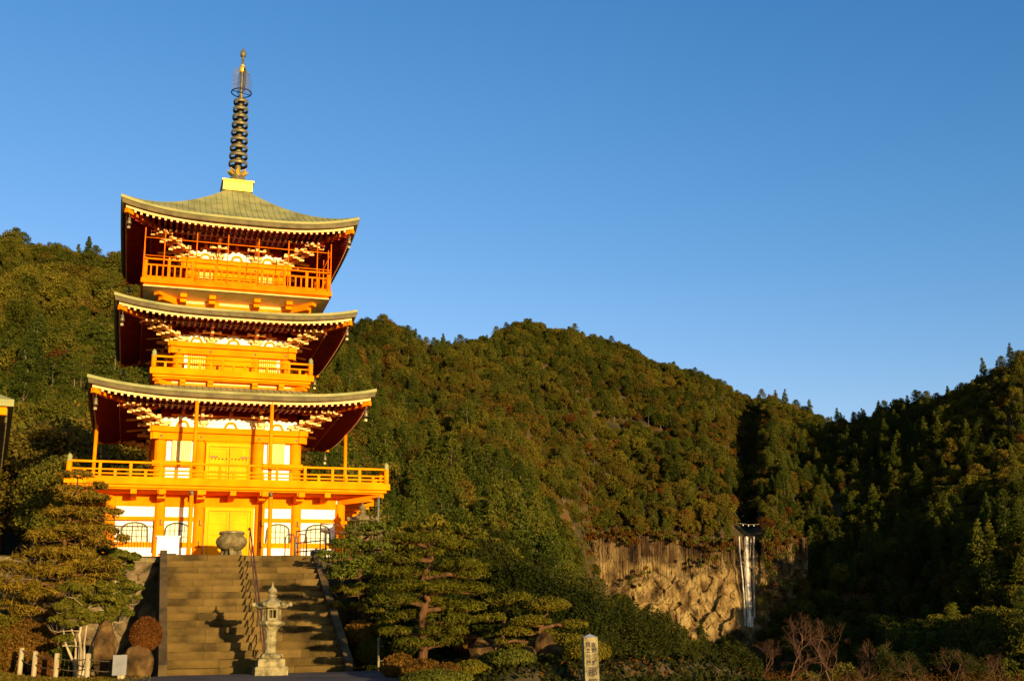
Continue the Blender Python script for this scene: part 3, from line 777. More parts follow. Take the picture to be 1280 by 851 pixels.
def scatter_stuff(name, mask, kind_idx):
    ids = np.where(mask)[0]
    me = bpy.data.meshes.new(name)
    me.vertices.add(len(ids))
    me.vertices.foreach_set('co', np.stack([X[ids], Y[ids], Z[ids]-.3], -1).astype(np.float32).ravel())
    at_ = me.attributes.new('scl', 'FLOAT_VECTOR', 'POINT')
    s = scl[ids]; w_ = s*(.9 + .25*rs.rand(len(ids)))
    at_.data.foreach_set('vector', np.stack([w_, w_, s], -1).astype(np.float32).ravel())
    a2 = me.attributes.new('rot', 'FLOAT_VECTOR', 'POINT')
    ro = np.zeros((len(ids), 3)); ro[:, 2] = rs.rand(len(ids))*6.28; ro[:, :2] = rs.randn(len(ids), 2)*.05
    a2.data.foreach_set('vector', ro.astype(np.float32).ravel())
    a3 = me.attributes.new('idx', 'INT', 'POINT'); a3.data.foreach_set('value', np.array([kind_idx.index(i) for i in idx[ids]], np.int32))
    o = link(name, me); tag(o, kind='stuff')
    ng = bpy.data.node_groups.new(name, 'GeometryNodeTree')
    ng.interface.new_socket('Geometry', in_out='INPUT', socket_type='NodeSocketGeometry'); ng.interface.new_socket('Geometry', in_out='OUTPUT', socket_type='NodeSocketGeometry')
    nd = ng.nodes; gi, go = nd.new('NodeGroupInput'), nd.new('NodeGroupOutput')
    jn = nd.new('GeometryNodeJoinGeometry')
    for i in reversed(kind_idx):
        j2 = nd.new('GeometryNodeJoinGeometry')
        for m_ in (PROTO[i][1], PROTO[i][2]):
            src = bpy.data.objects.new(m_.name + '_source', m_)          # not linked to the scene: only a mesh source
            oi = nd.new('GeometryNodeObjectInfo'); oi.inputs['Object'].default_value = src
            ng.links.new(oi.outputs['Geometry'], j2.inputs[0])
        gt = nd.new('GeometryNodeGeometryToInstance'); ng.links.new(j2.outputs[0], gt.inputs[0]); ng.links.new(gt.outputs[0], jn.inputs[0])
    ip = nd.new('GeometryNodeInstanceOnPoints'); ip.inputs['Pick Instance'].default_value = True
    def attr(nm, dt):
        q = nd.new('GeometryNodeInputNamedAttribute'); q.data_type = dt; q.inputs['Name'].default_value = nm
        return q.outputs['Attribute']
    ng.links.new(gi.outputs[0], ip.inputs['Points']); ng.links.new(jn.outputs[0], ip.inputs['Instance'])
    ng.links.new(attr('idx', 'INT'), ip.inputs['Instance Index'])
    ng.links.new(attr('rot', 'FLOAT_VECTOR'), ip.inputs['Rotation']); ng.links.new(attr('scl', 'FLOAT_VECTOR'), ip.inputs['Scale'])
    ng.links.new(ip.outputs[0], go.inputs[0])
    md = o.modifiers.new('scatter', 'NODES'); md.node_group = ng
for k, nm in (('cedar', 'far_cedar_wood'), ('broadleaf', 'far_broadleaf_wood'), ('olive', 'far_evergreen_wood'), ('rusty', 'far_autumn_wood'), ('pine', 'far_pine_wood')):
    m_ = (kind == k) & ~solo
    if m_.any(): idx[m_ & ~isfar] += NFAR; scatter_stuff(nm, m_, KINDS[k + '_far'])
print('forest', n, 'solo', solo.sum(), {k: int(((kind == k) & solo).sum()) for k in KINDS})
# ---------------------------------------------------------------- the three storey pagoda
ZB = ZT
pagoda = thing('pagoda', 'tall vermilion three storey pagoda with white walls, copper roofs and a ringed golden spire', 'pagoda', site(0, 0, ZB), TH)
def P_(mb, name, m, parent=None, label=None):
    o = mb.shift(-ZB).build(name, M[m], parent or pagoda)
    if label: o['label'] = label
    return o

# podium of cut stone
P_(MB().box(-5.35, 5.35, -5.35, 5.35, 3.2, 3.88).box(-5.5, 5.5, -5.5, 5.5, 3.88, 4.02), 'podium', 'burner')

# ---- ground storey
GC = (-4.39, -2.60, -1.15, 1.16, 2.58, 4.33)          # column lines of the front
wall = MB()
wall.box(-4.42, 4.42, -4.42, 4.42, 4.02, 6.5)
gw = P_(wall, 'ground_wall', 'white')
seen = set()
for k in range(4):
    c, s = round(cos(k*pi/2)), round(sin(k*pi/2))
    for u in GC:
        x, y = u*c + 4.39*s, u*s - 4.39*c
        key = (round(x, 1), round(y, 1))
        if any(abs(x-a) + abs(y-b) < .3 for a, b in seen): continue
        seen.add((x, y))
        P_(MB().lathe([(.23, 4.02), (.23, 4.10), (.205, 4.14), (.205, 6.22), (.2, 6.26)], 16, x, y), 'column', 'verm')
def gbeams(z0, z1, d, m, nm):
    mb = MB()
    for a, b in zip(GC[:-1], GC[1:]): mb.box(a+.19, b-.19, -4.42-d, -4.30, z0, z1)
    return P_(mb.four(), nm, m)
def gb(z0, z1, d, skipdoor, nm):
    mb = MB()
    for a, b in zip(GC[:-1], GC[1:]):
        if skipdoor and a == -1.15: continue
        mb.box(a+.17, b-.17, -4.42-d, -4.30, z0, z1)
    return P_(mb.four(), nm, 'verm')
gb(4.02, 4.16, .10, True, 'ground_sill'); gb(4.50, 4.69, .08, True, 'tie_beam'); gb(5.50, 5.65, .08, True, 'tie_beam'); gb(6.04, 6.5, .06, False, 'head_beam')
# arched lattice windows
def arch(u0, u1, z0, z1, n=14, sp=.62):
    cx, h = (u0+u1)/2, (u1-u0)/2; pts = [(u0-.03, z0)]
    zs = z0 + (z1-z0)*sp
    for i in range(n+1):
        t = pi - pi*i/n
        pts.append((cx + h*cos(t)*(1.0), zs + (z1-zs)*sin(t)**.8))
    pts.append((u1+.03, z0)); return pts
WINS = [(-3.93, -3.02), (-2.36, -1.48), (1.46, 2.32), (3.0, 3.92)]
for k in range(4):
    for a, b in WINS:
        y = -4.42
        pane = MB(); pane.extr(arch(a, b, 4.69, 5.42), y-.02, y+.05)
        fr = MB(); pl = arch(a, b, 4.69, 5.42)
        fr.tube([(x, y-.035, z) for x, z in pl], .034, 6)
        for q in (.2, .4, .6, .8):
            x = a + (b-a)*q; zt = 4.69 + .73*(.62 + .38*sin(math.acos(max(-1, min(1, 2*q-1))))**.8)
            fr.box(x-.014, x+.014, y-.05, y-.021, 4.69, zt-.02)
        for z in (4.90, 5.13): fr.box(a+.02, b-.02, y-.045, y-.022, z-.012, z+.012)
        c, s = round(cos(k*pi/2)), round(sin(k*pi/2))
        for mb in (pane, fr): mb.v = [(x*c - yy*s, x*s + yy*c, z) for x, yy, z in mb.v]
        w_ = P_(pane, 'window', 'pane'); P_(fr, 'lattice', 'lattice', w_)
# doors of the ground storey
def door(u0, u1, z0, z1, y, m, rows, k, nails=(), leaf=2, straps=()):
    c, s = round(cos(k*pi/2)), round(sin(k*pi/2))
    rotm = lambda mb: setattr(mb, 'v', [(x*c - yy*s, x*s + yy*c, z) for x, yy, z in mb.v]) or mb
    fr = MB(); fr.box(u0-.13, u0, y-.10, y+.22, z0, z1+.14).box(u1, u1+.13, y-.10, y+.22, z0, z1+.14).box(u0, u1, y-.10, y+.22, z1, z1+.14)
    P_(rotm(fr), 'door_frame', m)
    wd = (u1-u0)/leaf
    for i in range(leaf):
        a, b = u0 + wd*i + .012, u0 + wd*(i+1) - .012
        lf = MB(); lf.box(a, b, y-.03, y+.2, z0, z1-.01)
        for x0, x1 in ((a, a+.09), (b-.09, b)): lf.box(x0, x1, y-.062, y-.032, z0, z1-.01)
        for q in range(rows+1):
            zc = z0 + .04 + (z1-z0-.1)*q/rows
            lf.box(a+.092, b-.092, y-.058, y-.032, zc-.035, zc+.035)
        d_ = P_(rotm(lf), 'door', m)
        if nails:
            nb = MB()
            for z in nails:
                for q in range(5):
                    x = a + (b-a)*(q+.7)/5.4; nb.lathe([(.028, z-.02), (.028, z+.02)], 8, x, y-.07)
            for z in straps:
                x0 = a if i == 0 else b-.34
                nb.box(x0, x0+.34, y-.068, y-.064, z-.022, z+.022)
            P_(rotm(nb), 'door_stud', 'dark', d_)
for k in range(4): door(-.80, .80, 4.16, 5.90, -4.44, 'doorpaint', 4, k)
# drain pipes in front of the ground storey
for u in (-1.52, 1.42):
    P_(MB().tube([(u, -5.75, 4.0), (u, -5.75, 6.30)], .085, 10), 'drain_pipe', 'verm2')
    P_(MB().tube([(u, -5.75, 6.30), (u, -5.75, 6.45), (u+.03, -5.6, 6.56)], .09, 10), 'drain_hopper', 'bronze')
# small iron hooks on the columns
hk = MB()
for u in GC[1:5]:
    for z in (5.42, 4.60): hk.box(u+.03, u+.055, -4.68, -4.56, z-.1, z+.12).box(u+.03, u+.15, -4.68, -4.65, z-.1, z-.075)
P_(hk, 'iron_hook', 'dark')

# ---- generic balcony
def balcony(h, z0, z1, wall_h, tall, styl, posts, gap_posts):
    """floor slab from z0 to z1 at half width h; railing above"""
    b = MB(); b.box(-h, h, -h, h, z0+.10, z1)
    b.box(-h+.12, h-.12, -h+.12, h-.12, z0, z0+.098)
    pc = 'redrail' if styl == 2 else 'yellow'
    bo = P_(b, 'balcony', pc)
    e = h - .13; r = MB()
    if styl == 0:
        top, mid, low = z1+.59, z1+.31, z1+.16
        for z, t in ((top, .075), (mid, .055), (low, .05), (z1+.03, .06)):
            r.box(-e+.1, e-.1, -e-.04, -e+.04, z-t/2, z+t/2)
        n = posts
        for i in range(1, n):
            x = -e + 2*e*i/n
            r.box(x-.05, x+.05, -e-.055, -e+.055, z1, (top if i % 2 == 0 else mid)-.02)
    elif styl == 1:
        top, mid = z1+.50, z1+.27
        for z, t in ((top, .07), (mid, .05)): r.box(-e+.1, e-.1, -e-.04, -e+.04, z-t/2, z+t/2)
        r.box(-e+.1, e-.1, -e-.045, -e+.045, z1, z1+.05)
        for i in range(1, posts):
            x = -e + 2*e*i/posts; r.box(x-.045, x+.045, -e-.05, -e+.05, z1, (top if i % 3 == 0 else mid)-.02)
    else:
        top, mid, low = z1+.88, z1+.62, z1+.07
        for z, t in ((top, .06), (mid, .06), (low, .14)): r.box(-e-.1, e+.1, -e-.04, -e+.04, z-t/2, z+t/2)
        for i in range(1, posts):
            x = -e + 2*e*i/posts
            if i % 4 == 0: r.box(x-.055, x+.055, -e-.05, -e+.05, z1, top-.02)
            else: r.box(x-.028, x+.028, -e-.03, -e+.03, z1+.1, mid)
    P_(r.four(), 'railing', pc, bo)
    for sx in (-1, 1):
        for sy in (-1, 1):
            pm = MB(); ph = tall
            pm.lathe([(.10, z1), (.10, z1+ph), (.085, z1+ph+.01)], 12, sx*e, sy*e)
            P_(pm, 'corner_post', pc, bo)
            if styl < 2:
                cm = MB(); cm.lathe([(.105, z1+ph), (.115, z1+ph+.05), (.08, z1+ph+.10), (.10, z1+ph+.16), (.07, z1+ph+.23), (.01, z1+ph+.30)], 12, sx*e, sy*e)
                P_(cm, 'post_cap', 'copper', bo)
    return bo

b1 = balcony(6.03, 6.54, 6.88, 4.42, .58, 0, 22, 0)
b2 = balcony(3.31, 11.48, 11.83, 2.35, .50, 1, 14, 0)
b3 = balcony(3.90, 15.13, 15.42, 2.05, .80, 2, 32, 0)
# soffit planks under the balconies
P_(MB().box(-5.80, 5.80, -5.80, 5.80, 6.49, 6.535), 'balcony_soffit', 'verm2')
P_(MB().box(-3.1, 3.1, -3.1, 3.1, 11.43, 11.475), 'balcony_soffit', 'verm2')
def slope_soffit(h0, z0, h1, z1, nm, m):
    mb = MB(); mb.add([(-h0,-h0,z0),(h0,-h0,z0),(h1,-h1,z1),(-h1,-h1,z1),(-h0,-h0,z0+.03),(h0,-h0,z0+.03),(h1,-h1,z1+.03),(-h1,-h1,z1+.03)],
                      [(0,1,2,3),(4,7,6,5),(0,4,5,1),(2,6,7,3)])
    P_(mb.four(), nm, m)
slope_soffit(3.80, 15.11, 2.45, 15.02, 'balcony_soffit', 'plank')
# bracket arms below the balconies
def turn(mb, k):
    c, s = round(cos(k*pi/2)), round(sin(k*pi/2)); mb.v = [(x*c - y*s, x*s + y*c, z) for x, y, z in mb.v]; return mb
def arms(cols, y_in, y_out, z, wd, h, steps, nm, diag):
    for k in range(4):
        for u in cols:
            mb = MB()
            for q in range(steps):
                l = -y_in + (y_in - y_out)*(1 - q/steps*.55); zz_ = z - h*q
                mb.box(u-wd/2 + .003*q, u+wd/2 - .003*q, l, -y_in+.1, zz_-h, zz_ - (.002 if q == 0 else -.001))
            P_(turn(mb, k), nm, 'verm')
        if diag:
            mb = MB()
            for q in range(steps):
                f = 1 - q/steps*.5
                p0 = (-y_in+.1, -y_in+.1, z-h*q-h/2); p1 = (-y_in - (y_out-y_in)*f, -y_in - (y_out-y_in)*f, z-h*q-h/2+.02*f)
                mb.bar(p0, p1, wd*1.05 - .004*q, h*1.01)
            P_(turn(mb, k), nm, 'verm')
arms(GC[1:5], 4.42, 5.75, 6.488, .30, .13, 2, 'balcony_bracket', True)
arms((-2.0, -.9, .9, 2.0), 2.75, 3.1, 11.428, .22, .11, 2, 'balcony_bracket', True)
arms((-2.17, -1.0, .85, 2.2), 2.5, 3.25, 15.075, .26, .15, 2, 'balcony_bracket', True)
# outriggers under the ends of the ground storey balcony
for k in range(4):
    for v_ in (-3.6, -2.6, -1.2, 0, 1.2, 2.6, 3.6):
        P_(turn(MB().bar((4.3, v_, 6.36), (5.85, v_, 6.42), .22, .2), k), 'outrigger', 'verm')
# base walls on which the upper storeys rest
def base_wall(h, z0, z1, zc, nm):
    P_(MB().box(-h, h, -h, h, z0, z1), nm, 'verm')
    mb = MB()
    cs = (-h+.18, -h*.33, h*.33, h-.18)
    for a, b in zip(cs[:-1], cs[1:]): mb.box(a+.14, b-.14, -h-.02, -h+.05, zc-.055, zc+.055)
    P_(mb.four(), 'cream_panel', 'cream')
base_wall(2.75, 10.9, 11.43, 11.40, 'base_wall'); base_wall(2.50, 14.3, 15.03, 14.93, 'base_wall')

# ---- first storey above the balcony, second, third
def storey(h, cols, z0, zn, ztop, zbr, sl0, sl1, doorz, nm):
    """h half width of the wall plane; zn lower edge of the tie beam; ztop top plate; zbr soffit"""
    P_(MB().box(-h+.12, h-.12, -h+.12, h-.12, z0, zbr+.25), nm, 'white'); cl = h - .15; cols = (-cl, cols[1], cols[2], cl)
    seen = []
    for k in range(4):
        c, s = round(cos(k*pi/2)), round(sin(k*pi/2))
        for u in cols:
            x, y = u*c + cols[-1]*s, u*s - cols[-1]*c
            if any(abs(x-a)+abs(y-b) < .3 for a, b in seen): continue
            seen.append((x, y))
            P_(MB().lathe([(.24, z0), (.24, zn), (.22, zn+.02)], 16, x, y), 'column', 'verm')
    o = .19
    nb = MB(); nb.box(-h-o-.08, h+o+.08, -h-o, -h+.055, zn, zn+.27)
    nb.box(-h-o-.12, h+o+.12, -h-o-.05, -h+.055, zn+.30, ztop)
    P_(nb.four(), 'tie_beam', 'verm')
    st = MB()
    for u in cols: st.lathe([(.045, 0), (.045, .03), (.01, .045)], 8)
    sm = MB()
    for u in cols:
        sm.cbox(u, -h-o-.012, zn+.135, .075, .024, .075, 0)
    P_(sm.four(), 'beam_cap', 'dark')
    return o
HU = 2.85
storey(HU, (-2.64, -1.15, 1.17, 2.62), 6.88, 8.94, 9.47, 10.25, 8.08, 8.85, None, 'storey_wall')
for k in range(4):
    for x0, x1, y0, y1, za, zb in ((-2.98, -1.35, -2.99, -2.80, 7.87, 8.08), (1.37, 2.98, -2.99, -2.80, 7.87, 8.08), (-2.44, -1.35, -2.93, -2.80, 6.88, 7.18), (1.37, 2.42, -2.93, -2.80, 6.88, 7.18)):
        P_(turn(MB().box(x0, x1, y0, y1, za, zb), k), 'sill_beam', 'verm')
for k in range(4):
    c, s = round(cos(k*pi/2)), round(sin(k*pi/2))
    for a, b in ((-2.26, -1.50), (1.55, 2.24)):
        w1 = MB(); w1.box(a, b, -2.86, -2.70, 8.09, 8.93)
        w2 = MB(); m_ = 9
        for i in range(m_): x = a + (b-a)*(i+.5)/m_; w2.box(x-.026, x+.026, -2.91, -2.862, 8.12, 8.90)
        w2.box(a, b, -2.92, -2.862, 8.085, 8.12).box(a, b, -2.92, -2.862, 8.90, 8.94)
        for mb in (w1, w2): mb.v = [(x*c - y*s, x*s + y*c, z) for x, y, z in mb.v]
        w_ = P_(w1, 'window', 'white'); P_(w2, 'window_slat', 'slat', w_)
    door(-.80, .80, 7.02, 8.72, -2.92, 'doorpaint', 1, k, (7.70, 8.22), 2, (8.30,))
P_(MB().box(-.98, .98, -2.99, -2.86, 8.87, 8.938).four(), 'door_head', 'verm')

storey(2.35, (-2.12, -.92, .92, 2.12), 11.83, 12.68, 13.19, 13.95, 12, 12.6, None, 'storey_wall')
w3 = MB(); w3.box(-.78, .78, -2.42, -2.30, 11.83, 12.68).four(); P_(w3, 'door', 'yellow')
for k in range(4):
    c, s = round(cos(k*pi/2)), round(sin(k*pi/2))
    for a, b in ((-1.82, -1.1), (1.1, 1.82)):
        w2 = MB(); n_ = 8
        for i in range(n_): x = a + (b-a)*(i+.5)/n_; w2.box(x-.028, x+.028, -2.36, -2.28, 11.9, 12.66)
        w2.v = [(x*c - y*s, x*s + y*c, z) for x, y, z in w2.v]; P_(w2, 'window_slat', 'slat')
        P_(turn(MB().box(a-.16, a-.02, -2.345, -2.29, 11.9, 12.66), k), 'plaster_strip', 'white'); P_(turn(MB().box(b+.02, b+.16, -2.345, -2.29, 11.9, 12.66), k), 'plaster_strip', 'white')
storey(2.05, (-1.85, -.80, .80, 1.85), 15.42, 16.52, 17.03, 17.95, 16, 16.5, None, 'storey_wall')
P_(MB().box(-2.02, 2.02, -2.02, 2.02, 15.42, 16.53), 'bay_panel', 'verm2')
P_(MB().box(-2.325, 2.325, -2.325, 2.325, 11.83, 12.69), 'bay_panel', 'verm2')
w3 = MB(); w3.box(-.66, .66, -2.12, -2.0, 15.42, 16.5).four(); P_(w3, 'door', 'yellow')
for k in range(4):
    c, s = round(cos(k*pi/2)), round(sin(k*pi/2))
    for a, b in ((-1.62, -.98), (.98, 1.62)):
        w2 = MB(); n_ = 8
        for i in range(n_): x = a + (b-a)*(i+.5)/n_; w2.box(x-.028, x+.028, -2.06, -1.98, 15.5, 16.5)
        w2.v = [(x*c - y*s, x*s + y*c, z) for x, y, z in w2.v]; P_(w2, 'window_slat', 'slat')

# ---- bracket complexes
def bracket_sets(h, cols, z0, zs, reach):
    """stepped blocks and arms carrying the eaves; z0 top plate, zs soffit at the wall"""
    H = zs - z0; t = H/4.4
    for k in range(4):
        c, s = round(cos(k*pi/2)), round(sin(k*pi/2))
        for ci, u in enumerate(cols):
            corner = ci in (0, len(cols)-1)
            red, crm = MB(), MB()
            y0 = -h - .12
            red.box(u-.16, u+.16, y0-.16, y0+.14, z0, z0+t*.8)
            if not corner:
                for q, wl in ((0, .27), (1, .38)):
                    yo = y0 - reach*q/3.2; zz_ = z0 + t*(.95 + q*1.35)
                    red.box(u-wl, u+wl, yo-.06, yo+.06, zz_, zz_+t*.42)                       # cross arm
                    red.box(u-.065, u+.065, yo-.26, y0+.1, zz_+.004-t*.4, zz_+t*.38)            # projecting arm
                    for xx in (-wl+.06, 0, wl-.06): crm.box(u+xx-.065, u+xx+.065, yo-.07, yo+.065, zz_+t*.425, zz_+t*.72)
                    for sg in (-1, 1): crm.box(u+sg*wl-(.012 if sg < 0 else 0), u+sg*wl+(.012 if sg > 0 else 0), yo-.055, yo+.055, zz_+.01, zz_+t*.41)
                    crm.box(u-.06, u+.06, yo-.275, yo-.26, zz_+.01-t*.38, zz_+t*.37)
                # tail rafter with a pale end
                p0, p1 = (u, y0, zs-.02), (u, y0-reach*.9, zs-t*.95)
                red.bar(p0, p1, .12, .12)
                d_ = (Vector(p1)-Vector(p0)).normalized(); crm.bar(Vector(p1)+d_*.002, Vector(p1)+d_*.02, .115, .115)
            else:
                sg = -1 if ci == 0 else 1
                # four short arms stepping out over the corner on each wall, blocks between them
                for q in range(4):
                    fr = reach*(q+.15)/3.3; zz_ = z0 + t*(.45 + q*.93); ax, ay = u + sg*fr, y0 - fr
                    i_, o_ = .34 - .02*q, .26
                    x0, x1 = sorted((ax - sg*i_, ax + sg*o_))
                    red.box(x0, x1, ay-.065, ay+.065, zz_, zz_+t*.50)
                    red.box(ax-.065, ax+.065, ay-o_, ay+i_, zz_+.003, zz_+t*.50-.003)
                    crm.box(*sorted((ax + sg*o_, ax + sg*(o_+.014))), ay-.06, ay+.06, zz_+.008, zz_+t*.49)
                    crm.box(ax-.06, ax+.06, ay-o_-.014, ay-o_, zz_+.008, zz_+t*.49)
                    for xx in (-sg*(i_-.08), sg*.05):
                        red.box(ax+xx-.07, ax+xx+.07, ay-.075, ay+.075, zz_+t*.50, zz_+t*.90)
                red.bar((u - sg*.1, y0 + .1, z0 + t*.7), (u + sg*reach*.8, y0 - reach*.8, z0 + t*3.2), .12, .12)
            for mb in (red, crm): mb.v = [(x*c - y*s, x*s + y*c, z) for x, y, z in mb.v]
            nf = len(red.f); o_ = len(red.v); red.v += crm.v; red.f += [tuple(i + o_ for i in f) for f in crm.f]; red.sm += crm.sm
            o = P_(red, 'bracket_set', 'bracket'); o.data.materials.append(M['cream'])
            for p_ in o.data.polygons[nf:]: p_.material_index = 1
    # frog-leg struts and the purlin
    P_(MB().box(-h+.10, h-.10, -h+.10, h-.10, z0+H*.60, zs+.1), 'eave_shadow_band', 'soffit')  # upper wall coloured dark red to stand for the eave's shadow
    for a, b in zip(cols[:-1], cols[1:]):
        m_, y, hw2 = (a+b)/2, -h, (b-a)/2 - .20
        for k in range(4):
            fl = MB()
            fl.extr([(m_-.30, z0), (m_-.20, z0+H*.30), (m_-.10, z0+H*.40), (m_+.10, z0+H*.40), (m_+.20, z0+H*.30), (m_+.30, z0), (m_+.20, z0), (m_+.10, z0+H*.26), (m_-.10, z0+H*.26), (m_-.20, z0)], y-.085, y-.061)
            P_(turn(fl, k), 'frog_leg_strut', 'yellow')
            fb = MB().box(a+.3, b-.3, y-.018, y+.11, z0+H*.66, z0+H*.74).box(m_-.07, m_+.07, y-.016, y+.11, z0+H*.741, z0+H*1.0)
            P_(turn(fb, k), 'frieze_beam', 'yellow')
            wp = MB()
            wp.extr([(m_-hw2, z0+.01), (m_-hw2*.92, z0+H*.18), (m_-hw2*.74, z0+H*.24), (m_-hw2*.66, z0+H*.42), (m_-hw2*.42, z0+H*.50), (m_-hw2*.34, z0+H*.62), (m_+hw2*.34, z0+H*.62), (m_+hw2*.42, z0+H*.50), (m_+hw2*.66, z0+H*.42), (m_+hw2*.74, z0+H*.24), (m_+hw2*.92, z0+H*.18), (m_+hw2, z0+.01)], -h-.06, -h+.11)
            P_(turn(wp, k), 'plaster_panel', 'white')
    pu = MB(); yo = -h - .12 - reach*.95
    pu.box(yo-.1, -yo+.1, yo-.09, yo+.09, zs-t*.62, zs-t*.2)
    P_(pu.four(), 'eave_purlin', 'soffit')
bracket_sets(2.85, (-2.64, -1.15, 1.17, 2.62), 9.47, 10.22, 1.25)
bracket_sets(2.35, (-2.12, -.92, .92, 2.12), 13.19, 13.85, 1.15)
bracket_sets(2.05, (-1.85, -.80, .80, 1.85), 17.03, 17.80, 1.25)

# ---- roofs
def roof(a, zm, zc, h1, z1, hw, zw, bells, sag, thick):
    """a eave half width, zm/zc eave top at middle and corner, h1/z1 inner edge, hw/zw wall line of the soffit"""
    sori = zc - zm
    lift = lambda t: sori*abs(t)**3.2
    def surf(t, s, dz=0):
        hw_ = a + (h1-a)*s; g = .50*s + .50*s**sag
        return (t*hw_, -hw_, zm + (z1-zm)*g + lift(t)*(1-s)**2.2 + dz)
    nt_, ns = 40, 14
    mb = MB(); vs, fs = [], []
    for i in range(nt_+1):
        t = -1 + 2*i/nt_; t = math.copysign(abs(t)**.85, t)
        for j in range(ns+1): vs.append(surf(t, j/ns))
    for i in range(nt_):
        for j in range(ns):
            k = i*(ns+1)+j; fs.append((k, k+ns+1, k+ns+2, k+1))
    mb.add(vs, fs, True); mb.four()
    ro = P_(mb, 'roof', 'copper')
    sm_ = MB(); ns_ = int(2*a/.24)
    for i in range(1, ns_):                        # standing seams of the copper sheets
        x = -a + 2*a*i/ns_; pts_ = []
        for j in range(13):
            q = j/12; hw_ = a + (h1-a)*q
            if abs(x) > hw_ - .02: break
            p_ = surf(x/hw_, q, .012); pts_.append(p_)
        if len(pts_) > 1: sm_.tube(pts_, .013, 3, False)
    P_(sm_.four(), 'roof_seams', 'copper', ro)
    def strip(prof, nm, m):
        """profile in (inset, drop) swept along the eave"""
        mb = MB(); vs, fs = [], []; n = len(prof)
        for i in range(nt_+1):
            t = -1 + 2*i/nt_; t = math.copysign(abs(t)**.85, t)
            for ins, dr in prof:
                e = a - ins; vs.append((t*e, -e, zm + lift(t) - dr*(1+.18*abs(t)**3)))
        for i in range(nt_):
            for j in range(n):
                fs.append((i*n+j, i*n+(j+1) % n, (i+1)*n+(j+1) % n, (i+1)*n+j))
        mb.add(vs, fs, False); mb.four()
        return P_(mb, nm, m, ro)
    T = thick
    strip([(-.002, .0), (-.012, .10*T), (.03, .115*T), (.06, .0)], 'eave_lip', 'copper')
    strip([(.03, .09*T), (.05, .26*T), (.13, .28*T), (.13, .09*T)], 'eave_edge', 'copper_edge')
    strip([(.20, .265*T), (.20, .37*T), (.32, .37*T), (.32, .265*T)], 'eave_fascia', 'cream')
    # rafters: upper and lower tier, each with a pale end
    zs = lambda t, q: zm + lift(t)*(1-q)**1.6*(1+0*t) - .38*T*(1-q) + q*(zw - zm)        # soffit height at fraction q to the wall
    raf, tip, sof = MB(), MB(), MB()
    nr = int(2*(a-.3)/.235)
    for i in range(nr+1):
        x = -(a-.34) + 2*(a-.34)*i/nr; t = x/a
        lim = max(hw, abs(x)+.04)
        q1 = min(1, (a-lim)/(a-hw))
        if q1 < .12: continue
        q0 = .25/(a-hw)
        raf.bar((x, -(a-.25), zs(t, q0)-.03), (x, -(a-q1*(a-hw)), zs(t*(1-q1), q1)-.03), .085, .10)
        tip.box(x-.042, x+.042, -(a-.245), -(a-.238), zs(t, q0)-.085, zs(t, q0)+.02)
        q0 = .46
        if q1 > q0+.06:
            raf.bar((x, -(a-q0*(a-hw)), zs(t*.6, q0)-.14), (x, -(a-q1*(a-hw)), zs(0, q1)-.13), .085, .10)
            tip.box(x-.042, x+.042, -(a-q0*(a-hw))-.012, -(a-q0*(a-hw))-.004, zs(t*.6, q0)-.195, zs(t*.6, q0)-.09)
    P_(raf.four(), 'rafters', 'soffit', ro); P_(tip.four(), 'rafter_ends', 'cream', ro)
    vs, fs = [], []; m_ = 8
    for i in range(nt_+1):
        t = -1 + 2*i/nt_; t = math.copysign(abs(t)**.85, t)
        for j in range(m_+1):
            q = j/m_; e = (a-.16) + (hw-a+.16)*q
            vs.append((t*e, -e, zm + lift(t)*(1-q)**1.6 - .30*T*(1-q) + q*(zw-zm+.04)))
    for i in range(nt_):
        for j in range(m_):
            k = i*(m_+1)+j; fs.append((k, k+1, k+m_+2, k+m_+1))
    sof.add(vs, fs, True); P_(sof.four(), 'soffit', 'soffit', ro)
    # corner rafters with pale ends, and the wind bells below them
    for sx in (-1, 1):
        for sy in (-1, 1):
            cr = MB(); e0, e1 = hw, a-.22
            cr.bar((sx*e0, sy*e0, zw-.10), (sx*(e0+e1)/2, sy*(e0+e1)/2, zs(1, .5)-.16), .17, .2)
            cr.bar((sx*(e0+e1)/2, sy*(e0+e1)/2, zs(1, .5)-.16), (sx*e1, sy*e1, zs(1, .1)-.14), .17, .2)
            P_(cr, 'corner_rafter', 'verm', ro)
            bz = zs(1, .1) - .30; x, y = sx*(a-.36), sy*(a-.36)
            bl = MB(); bl.tube([(x, y, bz+.12), (x, y, bz-.12)], .012, 5)
            bl.lathe([(.03, bz-.10), (.055, bz-.13), (.065, bz-.25), (.095, bz-.38), (.085, bz-.385)], 12, x, y)
            bl.tube([(x, y, bz-.38), (x, y, bz-.46)], .010, 4); bl.cbox(x, y, bz-.52, .11, .02, .10)
            P_(bl, 'wind_bell', 'bronze', ro)
    return ro
roof(5.55, 10.44, 10.86, 2.70, 11.30, 2.95, 10.38, True, 1.9, 1.05)
roof(4.84, 14.02, 14.42, 2.26, 14.82, 2.45, 14.02, True, 1.9, 1.0)
roof(4.86, 18.08, 18.60, .50, 21.12, 2.15, 18.02, True, 1.8, 1.1)

# ---- slender posts propping the lowest eave
for x, y in ((-1.48, -5.28), (1.40, -5.28), (-1.48, 5.28), (1.40, 5.28), (5.28, 0), (-5.28, 0)):
    P_(MB().tube([(x, y, 6.88), (x, y, 10.22)], .075, 10), 'support_post', 'verm2')
